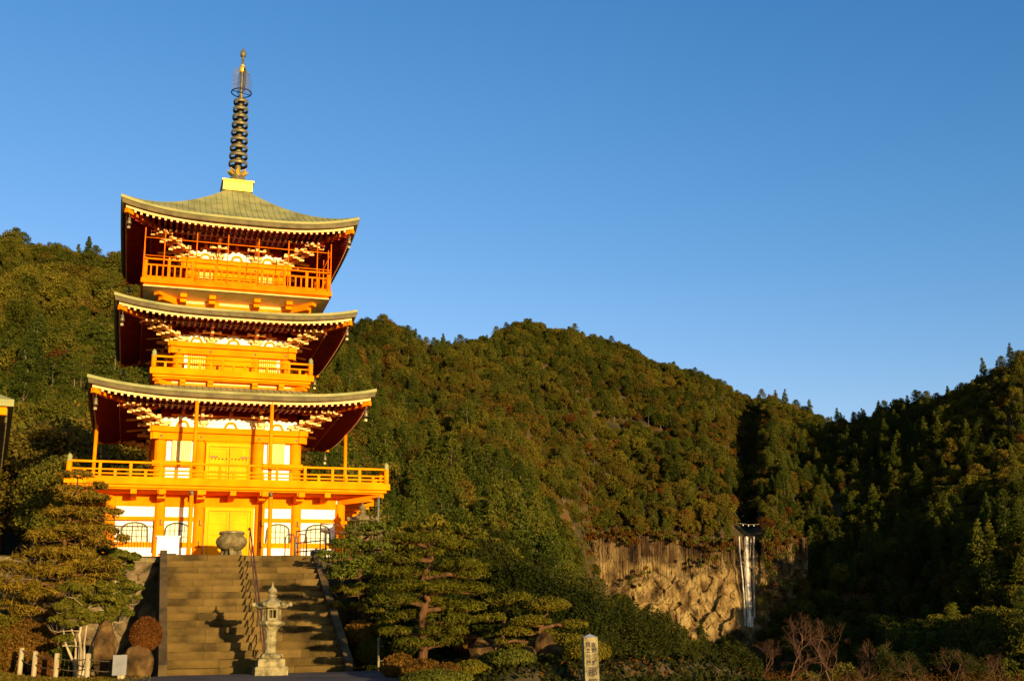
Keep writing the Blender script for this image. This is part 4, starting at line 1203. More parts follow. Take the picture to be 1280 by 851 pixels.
# ---- thin steel cage round the top balcony
cg = 3.84
for k in range(4):
    c, s = round(cos(k*pi/2)), round(sin(k*pi/2))
    for x in (-3.84, -3.05, -1.77, -.50, .77, 2.02, 3.25):
        xx, yy = x*c + cg*s, x*s - cg*c
        P_(MB().tube([(xx, yy, 15.42), (xx, yy, 17.62)], .022, 6), 'cage_pole', 'redrail')
cr = MB()
for z in (17.20, 16.42): cr.tube([(-cg, -cg, z), (cg, -cg, z)], .018, 5)
P_(cr.four(), 'cage_rail', 'redrail')

# ---- spire
fin = MB(); fin.box(-.66, .66, -.66, .66, 21.06, 21.50).box(-.72, .72, -.72, .72, 21.50, 21.58)
sp = P_(fin, 'spire', 'gold')
P_(MB().lathe([(.46, 21.58), (.47, 21.70), (.42, 21.85), (.30, 21.97), (.20, 22.0)], 24), 'dome', 'bronze', sp)
pt = MB()
for k in range(8):
    a = k*pi/4
    pt.add([(.18*cos(a-.35), .18*sin(a-.35), 22.0), (.18*cos(a+.35), .18*sin(a+.35), 22.0), (.42*cos(a+.3), .42*sin(a+.3), 22.16), (.50*cos(a), .50*sin(a), 22.30), (.42*cos(a-.3), .42*sin(a-.3), 22.16),
            (.16*cos(a-.35), .16*sin(a-.35), 22.05), (.16*cos(a+.35), .16*sin(a+.35), 22.05), (.39*cos(a+.3), .39*sin(a+.3), 22.2), (.47*cos(a), .47*sin(a), 22.34), (.39*cos(a-.3), .39*sin(a-.3), 22.2)],
           [(0,1,2,3,4), (9,8,7,6,5), (0,5,6,1), (1,6,7,2), (2,7,8,3), (3,8,9,4), (4,9,5,0)])
P_(pt, 'lotus_petals', 'gold', sp)
P_(MB().lathe([(.26, 21.97), (.28, 22.12), (.17, 22.24), (.13, 22.34), (.13, 22.6), (.10, 24.5), (.085, 26.2), (.07, 27.7), (.05, 28.7)], 14), 'mast', 'bronze', sp)
for i in range(9):
    z = 22.66 + .40*i; R_ = .43 - .0115*i
    mb = MB()
    n = 28
    prof = [(R_-.03, z-.085), (R_+.0, z-.08), (R_+.015, z), (R_+.0, z+.08), (R_-.03, z+.085), (R_-.02, z)]
    vs = [(r*cos(2*pi*q/n), r*sin(2*pi*q/n), zz_) for r, zz_ in prof for q in range(n)]
    fs = [(a*n+q, a*n+(q+1) % n, ((a+1) % 6)*n+(q+1) % n, ((a+1) % 6)*n+q) for a in range(6) for q in range(n)]
    mb.add(vs, fs, True)
    for q in range(4):
        a = q*pi/2 + pi/4 + .1
        mb.bar((0, 0, z+.02), ((R_-.03)*cos(a), (R_-.03)*sin(a), z+.02), .05, .06)
    mb.lathe([(.15, z-.10), (.17, z), (.15, z+.10)], 14)
    P_(mb, 'ring', 'bronze', sp)
mb = MB(); mb.torus(0, 0, 26.38, .46, .028)
for q in range(4): mb.bar((0, 0, 26.38), (.45*cos(q*pi/2+.3), .45*sin(q*pi/2+.3), 26.38), .03, .03)
P_(mb, 'upper_ring', 'dark', sp)
mb = MB(); rr = random.Random(5)
for q in range(4):                        # openwork flame ornament: four lacy blades
    a = q*pi/2 + .35
    for i in range(11):
        z = 26.52 + .105*i; w_ = .50*(1 - max(0, (i-6)/5)**2*.55)*(1 if i > 0 else .9)
        for j in range(4):
            r0 = .1 + (w_-.1)*j/4; r1 = r0 + (w_-.1)/4
            mb.tube([(r0*cos(a), r0*sin(a), z), ((r0+r1)/2*cos(a), (r0+r1)/2*sin(a), z+.06), (r1*cos(a), r1*sin(a), z+rr.uniform(-.02, .02)), ((r0+r1)/2*cos(a), (r0+r1)/2*sin(a), z-.05)], .013, 3, False)
P_(mb, 'flame_ornament', 'greyrail', sp)
P_(MB().lathe([(.05, 28.28), (.13, 28.33), (.15, 28.45), (.12, 28.58), (.05, 28.66), (.02, 28.80)], 14), 'jewel', 'bronze', sp)
P_(MB().lathe([(.06, 27.42), (.13, 27.46), (.15, 27.60), (.13, 27.72), (.07, 27.78)], 14).lathe([(.10, 27.78), (.115, 27.82), (.06, 27.86)], 12), 'jewel', 'gold', sp)
# ---------------------------------------------------------------- precinct: stairway, walls, lanterns, railings
def onv(x, y, v):                        # (u, z) of a photo pixel on the vertical plane v of the site
    a, b, c = ray(x, y)
    t = (XC*N[0] + YC*N[1] + v)/(a*N[0] + b*N[1])
    return to_site(a*t, b*t)[0], c*t
def gz(u, v): return float(garden_z(u, v))

UL, UR, V0, V1, Z0, Z1 = -2.69, 2.02, -20.2, -13.9, -.17, 3.3
st = thing('stone_stairway', 'broad dark stone stairway of seventeen steps climbing to the pagoda terrace', 'stairway', site(0, V0, Z0), TH)
ns = 17; rise, run = (Z1-Z0)/ns, (V1-V0)/ns
rr = random.Random(2)
for i in range(ns):
    mb = MB(); u = UL+.2; y0, y1 = run*i, (V1-V0)+.1
    while u < UR-.2:                                   # each step is a row of cut blocks with tight joints
        w_ = min(rr.uniform(.7, 1.25), UR-.2-u)
        if UR-.2-u-w_ < .4: w_ = UR-.2-u
        d = rr.uniform(-.022, .022); h = rr.uniform(-.012, .008)
        b = .012
        mb.add([(u+.005, y0+d+b, rise*i), (u+w_-.003, y0+d+b, rise*i), (u+w_-.003, y1, rise*i), (u+.003, y1, rise*i),
                (u+.003, y0+d-.02, rise*i+rise*.45), (u+w_-.003, y0+d-.02, rise*i+rise*.45),
                (u+.003, y0+d-.02, rise*(i+1)-.02+h), (u+w_-.003, y0+d-.02, rise*(i+1)-.02+h),
                (u+.003, y0+d, rise*(i+1)+h), (u+w_-.003, y0+d, rise*(i+1)+h), (u+w_-.003, y1, rise*(i+1)+h), (u+.003, y1, rise*(i+1)+h)],
               [(0,1,5,4), (4,5,7,6), (6,7,9,8), (8,9,10,11), (0,3,2,1), (0,4,6,8,11,3), (1,2,10,9,7,5), (2,3,11,10)])
        u += w_
    mb.build('step', M['step'], st)
for u0, u1, nm in ((UL, UL+.20, 'parapet'), (UR-.20, UR, 'parapet')):
    mb = MB(); L_ = V1-V0
    prof = [(-.12, -.3), (-.12, .30), (.10, .40), (L_-.15, Z1-Z0+.16), (L_+.12, Z1-Z0+.16), (L_+.12, -.3)]
    n = len(prof)
    mb.add([(u0, y, z) for y, z in prof] + [(u1, y, z) for y, z in prof], [tuple(range(n))[::-1], tuple(range(n, 2*n))] + [(i, (i+1) % n, (i+1) % n + n, i+n) for i in range(n)])
    mb.build(nm, M['parapet'], st)
# handrail up the middle
hr = thing('handrail', 'thin dark iron handrail running up the middle of the stone stairway', 'handrail', site(-.20, V0, Z0), TH)
sl_ = (Z1-Z0)/(V1-V0)
for i in range(7):
    y = .15 + i*1.02
    MB().tube([(.02*i, y, max(0, floor(y/run)*rise)), (.02*i, y, sl_*y+.88)], .016, 6).build('rail_post', M['rustrail'], hr)
MB().tube([(-.0, -.12, .50), (0, -.08, .80), (0, .12, .90)] + [(.02*i, .15+i*1.02, sl_*(.15+i*1.02)+.88) for i in range(1, 7)] + [(.12, 6.75, sl_*6.3+.86)], .024, 7).build('rail', M['rustrail'], hr)
MB().tube([(0, .15, .50)] + [(.02*i, .15+i*1.02, sl_*(.15+i*1.02)+.45) for i in range(1, 7)], .014, 6).build('lower_rail', M['rustrail'], hr)

# retaining wall left of the stair
def stone_wall(u0, u1, z0, z1, v, seed):
    rr = random.Random(seed); nx, ny = 90, 60; V = np.zeros((nx, ny, 3))
    cells = [(rr.uniform(u0, u1), rr.uniform(z0, z1)) for _ in range(70)]
    cu, cz = np.array([c[0] for c in cells]), np.array([c[1]*1.0 for c in cells]); hh = np.array([rr.uniform(-.12, .12) for _ in cells])
    for i, u in enumerate(np.linspace(u0, u1, nx)):
        for j, z in enumerate(np.linspace(z0, z1, ny)):
            d = np.hypot(cu-u, (cz-z)*1.15); o = np.argsort(d)[:2]; e = d[o[1]]-d[o[0]]
            V[i, j] = (u, -.10 - hh[o[0]] - .22*min(1, e/.22)**.5 + .42*(z-z0)/(z1-z0), z)
    return V.reshape(-1, 3), nx, ny
rw = thing('retaining_wall', 'rough brown stone retaining wall under the terrace left of the stairway', 'stone wall', site(-6, -13.95, -.2), TH)
Vw, nx, ny = stone_wall(-3.6, 3.36, 0, 3.3, 0, 4)
link('stone_face', grid_mesh('stone_face', Vw, nx, ny, M['wallstone']), rw)
MB().box(-3.6, 3.36, .45, .7, -.2, 3.3).build('backing', M['wallstone'], rw)
mb = MB(); u = -3.6
while u < 3.2:
    w_ = min(rr.uniform(.8, 1.3), 3.36-u); mb.box(u+.004, u+w_-.004, .02, .75, 3.305, 3.44 + rr.uniform(-.01, .01)); u += w_
mb.build('coping', M['burner'], rw)

# front lantern
def poly_prof(mb, prof, n, rot=0.): return mb.lathe(prof, n, 0, 0, False, rot)
def stone_lantern(loc, label, s=1., m='stone'):
    t = thing('stone_lantern', label, 'stone lantern', loc, TH); t.scale = (s, s, s)
    b = MB(); q = sqrt(2)
    b.lathe([(.37*q, 0), (.37*q, .19), (.35*q, .21)], 4, smooth=False, rot=pi/4)
    b.lathe([(.30*q, .212), (.30*q, .36), (.28*q, .38), (.20*q, .39)], 4, smooth=False, rot=pi/4)
    b.box(-.16, .16, -.312, -.302, .24, .34)
    b.build('base', M[m], t)
    lo = MB(); lo.lathe([(.27, .385), (.29, .42), (.25, .47), (.17, .50), (.15, .52)], 16)
    for k in range(8): lo.lathe([(.05, .40), (.075, .43), (.05, .48), (.015, .50)], 8, .235*cos(k*pi/4), .235*sin(k*pi/4))
    lo.build('lotus_foot', M[m], t)
    sh = MB(); sh.lathe([(.155, .50), (.135, .55), (.125, .70), (.15, .745), (.155, .775), (.15, .80), (.122, .84), (.125, .98), (.15, 1.03), (.17, 1.05)], 18)
    for z in (.66, .90): sh.lathe([(.0, z-.05), (.045, z-.03), (.05, z), (.045, z+.03), (.0, z+.05)], 8, 0, -.10)
    sh.build('shaft', M[m], t)
    poly_prof(MB(), [(.16, 1.04), (.20, 1.09), (.29, 1.14), (.31, 1.16), (.31, 1.20), (.27, 1.23)], 6).build('platform', M[m], t)
    fb = MB()
    for k in range(6):                              # fire box: six corner posts with panels and openings
        a, a2 = k*pi/3, (k+1)*pi/3; r = .195
        p, p2 = Vector((r*cos(a), r*sin(a), 0)), Vector((r*cos(a2), r*sin(a2), 0))
        fb.tube([(p.x, p.y, 1.225), (p.x, p.y, 1.52)], .028, 6)
        m0, m1 = p.lerp(p2, .05), p.lerp(p2, .95)
        for z0, z1 in ((1.225, 1.29), (1.47, 1.52)): fb.bar((m0.x, m0.y, (z0+z1)/2), (m1.x, m1.y, (z0+z1)/2), .03, z1-z0)
        if k % 3 != 1: fb.bar((m0.x*.98, m0.y*.98, 1.38), (m1.x*.98, m1.y*.98, 1.38), .02, .18)
        else: 
            mid = p.lerp(p2, .5); fb.tube([(mid.x, mid.y, 1.29), (mid.x, mid.y, 1.47)], .012, 5)
    fb.build('fire_box', M[m], t)
    rf = MB(); n = 48; vs = []; prof = ((.20, 1.505, 0), (.36, 1.50, .6), (.385, 1.535, 1.), (.30, 1.60, .5), (.20, 1.665, .2), (.12, 1.73, 0), (.09, 1.76, 0))
    for r, z, cf in prof:
        for k in range(n):
            a = 2*pi*k/n; ph = abs(((a/(pi/3) + .5) % 1) - .5)*2           # 0 at the corners
            hexr = cos(pi/6)/cos(((a) % (pi/3)) - pi/6); pk = (1-ph)**3
            vs.append((r*hexr*cos(a)*(1+.10*pk*cf), r*hexr*sin(a)*(1+.10*pk*cf), z + .085*pk*cf))
    rf.add(vs, [(i*n+k, i*n+(k+1) % n, (i+1)*n+(k+1) % n, (i+1)*n+k) for i in range(len(prof)-1) for k in range(n)] + [tuple(range(n))[::-1]], True)
    for k in range(6):
        a = k*pi/3; rf.lathe([(.01, 1.55), (.05, 1.565), (.058, 1.60), (.045, 1.64), (.01, 1.655)], 8, .42*cos(a), .42*sin(a))
    rf.build('roof', M[m], t)
    MB().lathe([(.07, 1.755), (.11, 1.78), (.115, 1.80), (.06, 1.83), (.10, 1.86), (.115, 1.91), (.09, 1.96), (.035, 2.0), (.022, 2.05), (.008, 2.13)], 14).build('jewel', M[m], t)
    return t
stone_lantern(site(-.22, -21.75, gz(-.22, -21.75)+.0), 'tall pale stone lantern with a lotus base standing in front of the stairway', 1.02)
stone_lantern(site(4.75, -7, 3.3), 'weathered stone lantern half hidden behind a clipped tree under the balcony corner', 1.3, 'burner')

# incense burner
t = thing('incense_burner', 'large round stone incense burner on a pedestal at the top of the stairway', 'incense burner', site(-.12, -7.6, 3.3), TH)
MB().lathe([(.46, 0), (.46, .38), (.40, .42)], 4, smooth=False, rot=pi/4).lathe([(.36, .42), (.33, .52), (.24, .62), (.22, .78)], 20).build('pedestal', M['burner'], t)
for k in range(3):
    a = k*2*pi/3 + .5; MB().tube([(.30*cos(a), .30*sin(a), .52), (.36*cos(a), .36*sin(a), .66), (.30*cos(a), .30*sin(a), .84)], [.10, .09, .11], 8).build('foot', M['burner'], t)
MB().lathe([(.20, .76), (.40, .84), (.52, .96), (.56, 1.08), (.53, 1.20), (.44, 1.29), (.40, 1.33), (.40, 1.36)], 32).build('bowl', M['burner'], t)
MB().lathe([(.40, 1.345), (.455, 1.36), (.46, 1.44), (.41, 1.455), (.37, 1.45), (.36, 1.36)], 32).build('rim', M['bronze'], t)

# white offering case on legs
t = thing('notice_case', 'white box on legs standing left of the incense burner before the pagoda', 'box', site(-2.36, -9.2, 3.3), TH)
MB().box(-.36, .36, -.2, .2, .50, 1.05).build('case', M['white'], t)
MB().box(-.40, .40, -.25, .22, 1.05, 1.09).build('lid', M['white'], t)
for x in (-.33, .33):
    for y in (-.17, .17): MB().box(x-.03, x+.03, y-.03, y+.03, 0, .5).build('leg', M['white'], t)

# terrace railing left of the stair
def railing(name, label, p0, p1, h, nbar, m, cat='railing', rails=(1., .9), r=.02, z0=0.):
    p0, p1 = Vector(p0), Vector(p1); t = thing(name, label, cat, p0)
    d = p1 - p0; n = max(2, int(d.length/1.3)+1)
    for i in range(n): 
        q = d*(i/(n-1)); MB().tube([q, q + Vector((0, 0, h))], r*1.15, 6).build('rail_post', M[m], t)
    for f in rails: MB().tube([Vector((0, 0, h*f)), d + Vector((0, 0, h*f))], r, 6).build('rail', M[m], t)
    if nbar:
        mb = MB()
        for i in range(1, nbar): q = d*(i/nbar); mb.tube([q + Vector((0, 0, z0+.1)), q + Vector((0, 0, h*rails[-1]))], r*.42, 4)
        mb.build('bars', M[m], t)
    return t
ua, za = onv(96, 652, -13.5); ub, zb = onv(192, 652, -13.5)
railing('terrace_railing', 'thin iron railing with a brown top rail on the terrace wall left of the stairs', site(ua, -13.5, 3.42), site(ub, -13.5, 3.42), .97, 26, 'rustrail', rails=(1., .82))
railing('landing_railing', 'brown iron railing at the stairhead beside the clipped evergreen', site(2.15, -13.6, 3.3), site(4.3, -12.6, 3.3), 1.06, 20, 'rustrail', rails=(1., .8))
railing('ramp_railing', 'pale steel handrail leading from the stairhead towards the pagoda', site(1.55, -12.4, 3.3), site(2.35, -13.4, 3.3), .95, 6, 'greyrail', rails=(1., .6, .3), r=.022)
for k, (u, v_, lab) in enumerate(((1.30, -12.8, 'left brown folding gate leaf of the pair at the top of the stairs'), (1.68, -12.9, 'right brown folding gate leaf of the pair beside the pale handrail'))):
    t = thing('barrier_gate', lab, 'barrier', site(u, v_, 3.3), TH + (.25 if k else -.35), 'folding barriers at the stairhead')
    MB().tube([(-.15, 0, 0), (-.15, 0, .72), (-.09, 0, .80), (.09, 0, .80), (.15, 0, .72), (.15, 0, 0)], .022, 7).build('frame', M['rustrail'], t)
    mb = MB()
    for q in (-.05, .05): mb.tube([(q, 0, .12), (q, 0, .79)], .012, 5)
    mb.tube([(-.15, 0, .12), (.15, 0, .12)], .014, 5); mb.build('bars', M['rustrail'], t)
# fence on the right edge of the terrace
t = thing('wooden_fence', 'dark brown slatted fence stepping along the terrace edge behind the pines', 'fence', site(4.5, -9.4, 3.3), TH)
for i in range(5):
    x = i*.78; zt = 1.55 - .06*i if i < 2 else 1.35 - .14*i
    MB().box(x-.05, x+.05, -.05, .05, 0, zt).build('fence_post', M['rustrail'], t)
    if i < 4:
        mb = MB(); z2 = zt - .12
        mb.bar((x+.05, 0, z2), (x+.73, 0, z2-.12), .05, .07); mb.bar((x+.05, 0, .35), (x+.73, 0, .25), .05, .07)
        for q in range(1, 6): mb.box(x+.05+q*.115-.02, x+.05+q*.115+.02, -.028, -.002, .1, z2-.05-.02*q)
        mb.build('slats', M['rustrail'], t)
tag(MB().tube([(0, 0, 0), (0, 0, 3.0)], .045, 8).build('metal_pole', M['greyrail'], None, site(5.45, -6.6, 3.3)), 'slim grey metal pole beside the half hidden lantern under the balcony', 'pole')

# white rail at the garden edge right of the stair
t = thing('garden_rail', 'short pale post and rail fence at the foot of the pine right of the stairs', 'fence', site(2.74, -19.95, -.2), TH)
for x in (0, .36): MB().lathe([(.032, 0), (.032, .80), (.04, .83), (.035, .87), (.01, .89)], 10, x).build('rail_post', M['post'], t)
for z in (.30, .66): MB().tube([(0, 0, z), (.36, 0, z+.01), (.95, .1, z)], .014, 6).build('rail', M['greyrail'], t)

# kerb of the planted bed
mb = MB(); u = 2.5
while u < 5:
    w_ = rr.uniform(.5, .9); z = gz(u+.4, -27.8) - .1; mb.box(u, u+w_-.01, -27.62, -27.3, z-.2, z+.22 + rr.uniform(-.03, .03)); u += w_
k_ = MB(); k_.v = [(x - 2.5, y + 27.5, z + .5) for x, y, z in mb.v]; k_.f, k_.sm = mb.f, mb.sm
tag(k_.build('bed_kerb', M['parapet'], None, site(2.5, -27.5, -.5), TH), 'low dark stone kerb along the front of the planted bed', 'kerb')

# rope fence on the lawn at the left
fx = [(25, 835, 28.6, .50), (42, 842, 28.0, .54), (69, 847, 27.2, .57), (108, 851, 26.6, .58), (152, 856, 26.2, .56)]
wheres = ('first pale wooden post of the rope fence, nearest the left edge', 'second pale wooden post of the rope fence, beside the round red brown shrub', 'third pale wooden post of the rope fence, left of the pale trunked tree',
          'fourth pale wooden post of the rope fence, below the pale trunked tree', 'last pale wooden post of the rope fence, in front of the planter boulder')
tops = []
for (x, y, Y, h), lab in zip(fx, wheres):
    X, Y_, Z = at(x, y, Y); u, v_ = to_site(X, Y_); z = gz(u, v_) if x > 100 else Z
    tag(MB().tube([(0, 0, -.15), (0, 0, h-.02), (0, 0, h)], [.062, .06, .05], 10).build('fence_post', M['post'], None, (X, Y_, z), rr.random()), lab, 'fence post', 'posts of the rope fence')
    tops.append(Vector((X, Y_, z)))
t = thing('fence_rope', 'two dark ropes strung between the pale posts on the lawn', 'rope', tops[0])
for f in (.82, .42):
    path = []
    for a, b, i in zip(tops[:-1], tops[1:], range(9)):
        for q in range(6):
            s_ = q/6; path.append(a.lerp(b, s_) + Vector((0, 0, .56*f - .05*sin(pi*s_))) - tops[0])
    path.append(tops[-1] + Vector((0, 0, .56*f)) - tops[0])
    MB().tube(path, .014, 5).build('rope_strand', M['rope'], t)

# boulders
def boulder(name, label, cat, loc, r, seed, m='rock', squash=1., rz=0., top=None):
    bm = bmesh.new(); bmesh.ops.create_icosphere(bm, subdivisions=4, radius=1)
    rs_ = np.random.RandomState(seed); offs = rs_.rand(3)*50
    planes = [(Vector(rs_.randn(3)).normalized(), .62 + .3*rs_.rand()) for _ in range(14)]
    for vtx in bm.verts:
        p = vtx.co.copy()
        for nrm, d in planes:
            k = p.dot(nrm)
            if k > d: p -= nrm*(k-d)*.85
        nz = float(fbm(p.x*1.7+offs[0]+p.z, p.y*1.7+offs[1]-p.z*.7, 4)) - .5
        p *= 1 + .28*nz
        z = p.z*r[2]
        vtx.co = (p.x*r[0], p.y*r[1], z)
    zb = min(v.co.z for v in bm.verts)
    for vtx in bm.verts: vtx.co.z -= zb + r[2]*.18
    me = bpy.data.meshes.new(name); bm.to_mesh(me); bm.free(); me.materials.append(M[m])
    for p in me.polygons: p.use_smooth = True
    o = link(name, me, None, loc, rz); return tag(o, label, cat)
u, z = onv(131, 828, -20.4); boulder('standing_stone', 'tall upright brown boulder standing left of the planter rock', 'boulder', site(u, -20.4, gz(u, -20.4)), (.28, .26, .80), 3, rz=.3)
u, z = onv(172, 840, -21.2); pl = boulder('planter_boulder', 'squat flat topped boulder carrying a round red brown shrub beside the stair foot', 'boulder', site(u, -21.2, gz(u, -21.2)), (.36, .33, .44), 9, rz=.2)
up, zp = u, gz(u, -21.2) + .62
t = thing('notice_board', 'small white sign board on a post in front of the planter boulder', 'sign', site(onv(149, 838, -21.9)[0], -21.9, gz(-3.5, -21.9)), TH)
MB().box(-.15, .15, -.02, .01, .12, .56).build('board', M['signwhite'], t); MB().box(-.03, .03, .012, .05, 0, .55).build('board_post', M['post'], t)
for i, (x, y, v_, r, lab) in enumerate(((660, 851, -25.6, (.22, .2, .2), 'small tan rock left of the clipped tree trunk'), (682, 848, -25.4, (.26, .22, .34), 'tan pointed rock at the foot of the clipped tree'), (697, 850, -25.8, (.16, .15, .22), 'narrow tan rock right of the clipped tree trunk'),
                                    (648, 846, -24.6, (.30, .24, .16), 'flat brown rock under the clipped tree'), (505, 768, -17.6, (.32, .24, .28), 'squared tan rock on the bank behind the pine'), (600, 822, -24.0, (.5, .3, .3), 'dark bluish rock between the azaleas'), (612, 812, -22.6, (.34, .3, .26), 'red brown rock behind the azaleas'))):
    u, z = onv(x, y, v_); boulder('garden_rock', lab, 'rock', site(u, v_, gz(u, v_) if i != 4 else z - .1), r, 30+i, rz=i)

# inscribed stone marker
mk = thing('stone_marker', 'tall square pale stone marker carved with dark Japanese characters at the garden edge', 'stone marker', site(5.31, -28.1, -1.65), radians(6))
MB().box(-.14, .14, -.14, .14, 0, 2.08).build('pillar', M['stone'], mk)
MB().add([(-.15,-.15,2.08),(.15,-.15,2.08),(.15,.15,2.08),(-.15,.15,2.08),(0,0,2.15)], [(0,1,4),(1,2,4),(2,3,4),(3,0,4),(3,2,1,0)]).build('cap', mat('blue_grey_stone', (.26, .28, .30), (.18, .20, .22), 5.), mk)
def writing(chars, cx, z_top, size, step):
    verts, faces = [], []
    for i, ch in enumerate(chars):
        cu_ = bpy.data.curves.new('ch', 'FONT'); cu_.body = ch; cu_.size = size; cu_.extrude = .002; cu_.offset = .0025
        cu_.align_x = 'CENTER'
        ob = bpy.data.objects.new('ch', cu_); COL.objects.link(ob)
        bpy.context.view_layer.update()
        me = bpy.data.meshes.new_from_object(ob.evaluated_get(bpy.context.evaluated_depsgraph_get()))
        o = len(verts); verts += [(v.co.x + cx, -.1425 - v.co.z, v.co.y + z_top - step*i - size) for v in me.vertices]
        faces += [tuple(q + o for q in p.vertices) for p in me.polygons]
        bpy.data.objects.remove(ob); bpy.data.meshes.remove(me)
    me = bpy.data.meshes.new('inscription'); me.from_pydata(verts, [], faces); me.materials.append(M['ink'])
    if not verts: return None
    return link('inscription', me, mk)
writing('吉野熊野', .052, 2.00, .095, .115)
writing('国立公園', -.062, 2.00, .095, .115)
writing('那智山', .012, 1.545, .19, .215)

# end of the neighbouring hall's roof at the left edge
hc = Vector(at(18, 499, 22.0)); hu, hv = to_site(hc.x, hc.y); L_ = 6.4; zc = hc.z
hall = thing('temple_hall', 'corner of a neighbouring temple hall with copper roof and vermilion eaves at the left edge', 'temple hall', site(hu, hv, -.1), radians(25))
zc += .1
def H_(mb, nm, m): return mb.build(nm, M[m], hall)
ov = 1.9; W_ = 9.
rf = MB(); rf.add([(0, 0, zc), (0, L_, zc), (-W_, L_, zc+.05), (-W_, 0, zc+.05), (-2.6, 2.6, zc+1.45), (-2.6, L_-2.6, zc+1.45), (-W_, 2.6, zc+1.5), (-W_, L_-2.6, zc+1.5),
                 (0, 0, zc-.14), (0, L_, zc-.14), (-W_, L_, zc-.09), (-W_, 0, zc-.09)],
                [(0,1,5,4), (3,0,4,6), (1,2,7,5), (4,5,7,6), (0,8,9,1), (3,11,8,0), (1,9,10,2), (8,11,10,9)])
H_(rf, 'roof', 'copper')
H_(MB().box(-W_, -.12, .10, .22, zc-.30, zc-.145), 'eave_fascia', 'yellow'); H_(MB().box(-.22, -.10, .222, L_-.1, zc-.30, zc-.145), 'side_fascia', 'copper_edge')
ra = MB()
for i in range(26): ra.box(-ov, -.14, .3 + i*.225, .38 + i*.225, zc-.26, zc-.15)
for i in range(34): ra.box(-.45 - i*.225, -.37 - i*.225, .24, ov, zc-.27, zc-.16)
H_(ra, 'rafters', 'soffit')
ti = MB()
for i in range(26): ti.box(-.135, -.095, .3 + i*.225, .38 + i*.225, zc-.42, zc-.305)
H_(ti, 'rafter_ends', 'copper_edge')
H_(MB().box(-W_, -ov, ov, L_-ov, 0, zc-.15), 'wall', 'white')
for x in (-ov, -ov-1.7, -ov-3.4, -ov-5.1):
    H_(MB().lathe([(.17, 0), (.17, zc-.5)], 12, x, ov-.02), 'column', 'verm')
for y in (1.7, 4.2): H_(MB().bar((-ov, y, zc-.48), (-.25, y, zc-.30), .16, .2), 'cantilever_arm', 'verm2')
H_(MB().box(-W_, -ov+.1, ov-.14, ov-.04, zc-.95, zc-.6).box(-W_, -ov+.1, ov-.14, ov-.04, .5, .8), 'tie_beam', 'verm')
# ---------------------------------------------------------------- garden trees and shrubs
def pad_tree(name, label, cat, v, base, trunk, pads, leafm, barkm, leaf=.05, aspect=.5, dens=1., r0=.09, up=.5, seed=0, needle=False, depth=.5, under=.35, flat=1., open_=False, grow=1.12, vert=1.35, bk=1.):
    """cloud-pruned tree: trunk and pads read from photo pixels on the site plane v, with depth of their own"""
    rr = random.Random(seed)
    def W(x, y, dv=0.):
        u, z = onv(x, y, v + dv); return Vector(site(u, v + dv, z))
    b = W(*base); ub, vb = to_site(b.x, b.y); b.z = min(b.z, gz(ub, vb))
    t = thing(name, label, cat, b)
    tp = [Vector((0, 0, -.05))] + [W(*q[:2], (q[2] if len(q) > 2 else rr.uniform(-.12, .12))) - b for q in trunk]
    mb = MB(); n = len(tp); fine = []
    for i in range(n-1):
        for k in range(4): fine.append(tp[i].lerp(tp[i+1], k/4) + Vector((rr.uniform(-1, 1), rr.uniform(-1, 1), 0))*r0*.22)
    fine.append(tp[-1])
    mb.tube(fine, [r0*(1.25 if i == 0 else 1 - .72*i/len(fine)) for i in range(len(fine))], 9)
    L = Leaves(seed+100); px = 40
    c0 = to_site(0, 0)
    for pd in pads:
        x, y, rx, ry = pd[:4]; rx *= grow; ry *= grow*vert; dv = pd[4] if len(pd) > 4 else rr.uniform(-depth, depth)
        x += rr.uniform(-3, 3); y += rr.uniform(-3.5, 3.5)*(0 if name == 'clipped_tree' else 1); c = W(x, y, dv) - b
        e = W(x+rx, y, dv) - b; RX = (e - c).length; RZ = abs((W(x, y-ry, dv) - b).z - c.z)
        # branch from the trunk
        cand = [q for q in fine if q.z < c.z - RZ*.2] or fine[:3]
        s_ = min(cand, key=lambda q: (q - c).length + .6*abs(c.z - q.z))
        end = c - Vector((0, 0, RZ*.45)); mid = s_.lerp(end, .55) + Vector((rr.uniform(-.05, .05), rr.uniform(-.05, .05), -.04 + .12*(end-s_).length))
        br = min(r0*.55, .018 + .05*(end-s_).length)*bk
        mb.tube([s_, mid, end], [br, br*.75, br*.45], 6)
        for q in range(int(4 + RX*8)):
            a = rr.uniform(0, 2*pi); f = rr.uniform(.3, .8)
            mb.tube([end, end + Vector((cos(a)*RX*f*.6, sin(a)*RX*f*.6, RZ*.12)), end + Vector((cos(a)*RX*f, sin(a)*RX*f, RZ*.5))], [br*.4, br*.28, br*.1], 4, False)
        # pad broken into small tufts
        nt_ = max(5, int(RX*RX*26*dens**.5)); RY = RX*.85
        for q in range(nt_):
            a = rr.uniform(0, 2*pi); f = sqrt(rr.random())*.92
            top = sqrt(max(0, 1-f*f))
            cz = RZ*(top*rr.uniform(.15, .75) - .15)
            tr = min(RX, .5)*rr.uniform(.26, .40)
            nn = int(120*dens*(tr/.14)**2*(.05/leaf)**1.0)
            L.blob(c + Vector((cos(a)*RX*f, sin(a)*RY*f, cz)), (tr, tr, tr*.55*flat), nn, leaf, aspect, .75, .3, up=up, under=under)
        # clipped outer skin
        if not open_:
            nn = int(900*dens*RX*RX/(leaf/.05)**1.5)
            L.blob(c, (RX, RY, RZ), nn, leaf, aspect, .7, .82, up=up, under=.45)
    mb.build('trunk', M[barkm], t)
    link('crown', L.mesh('crown', M[leafm]), t)
    return t

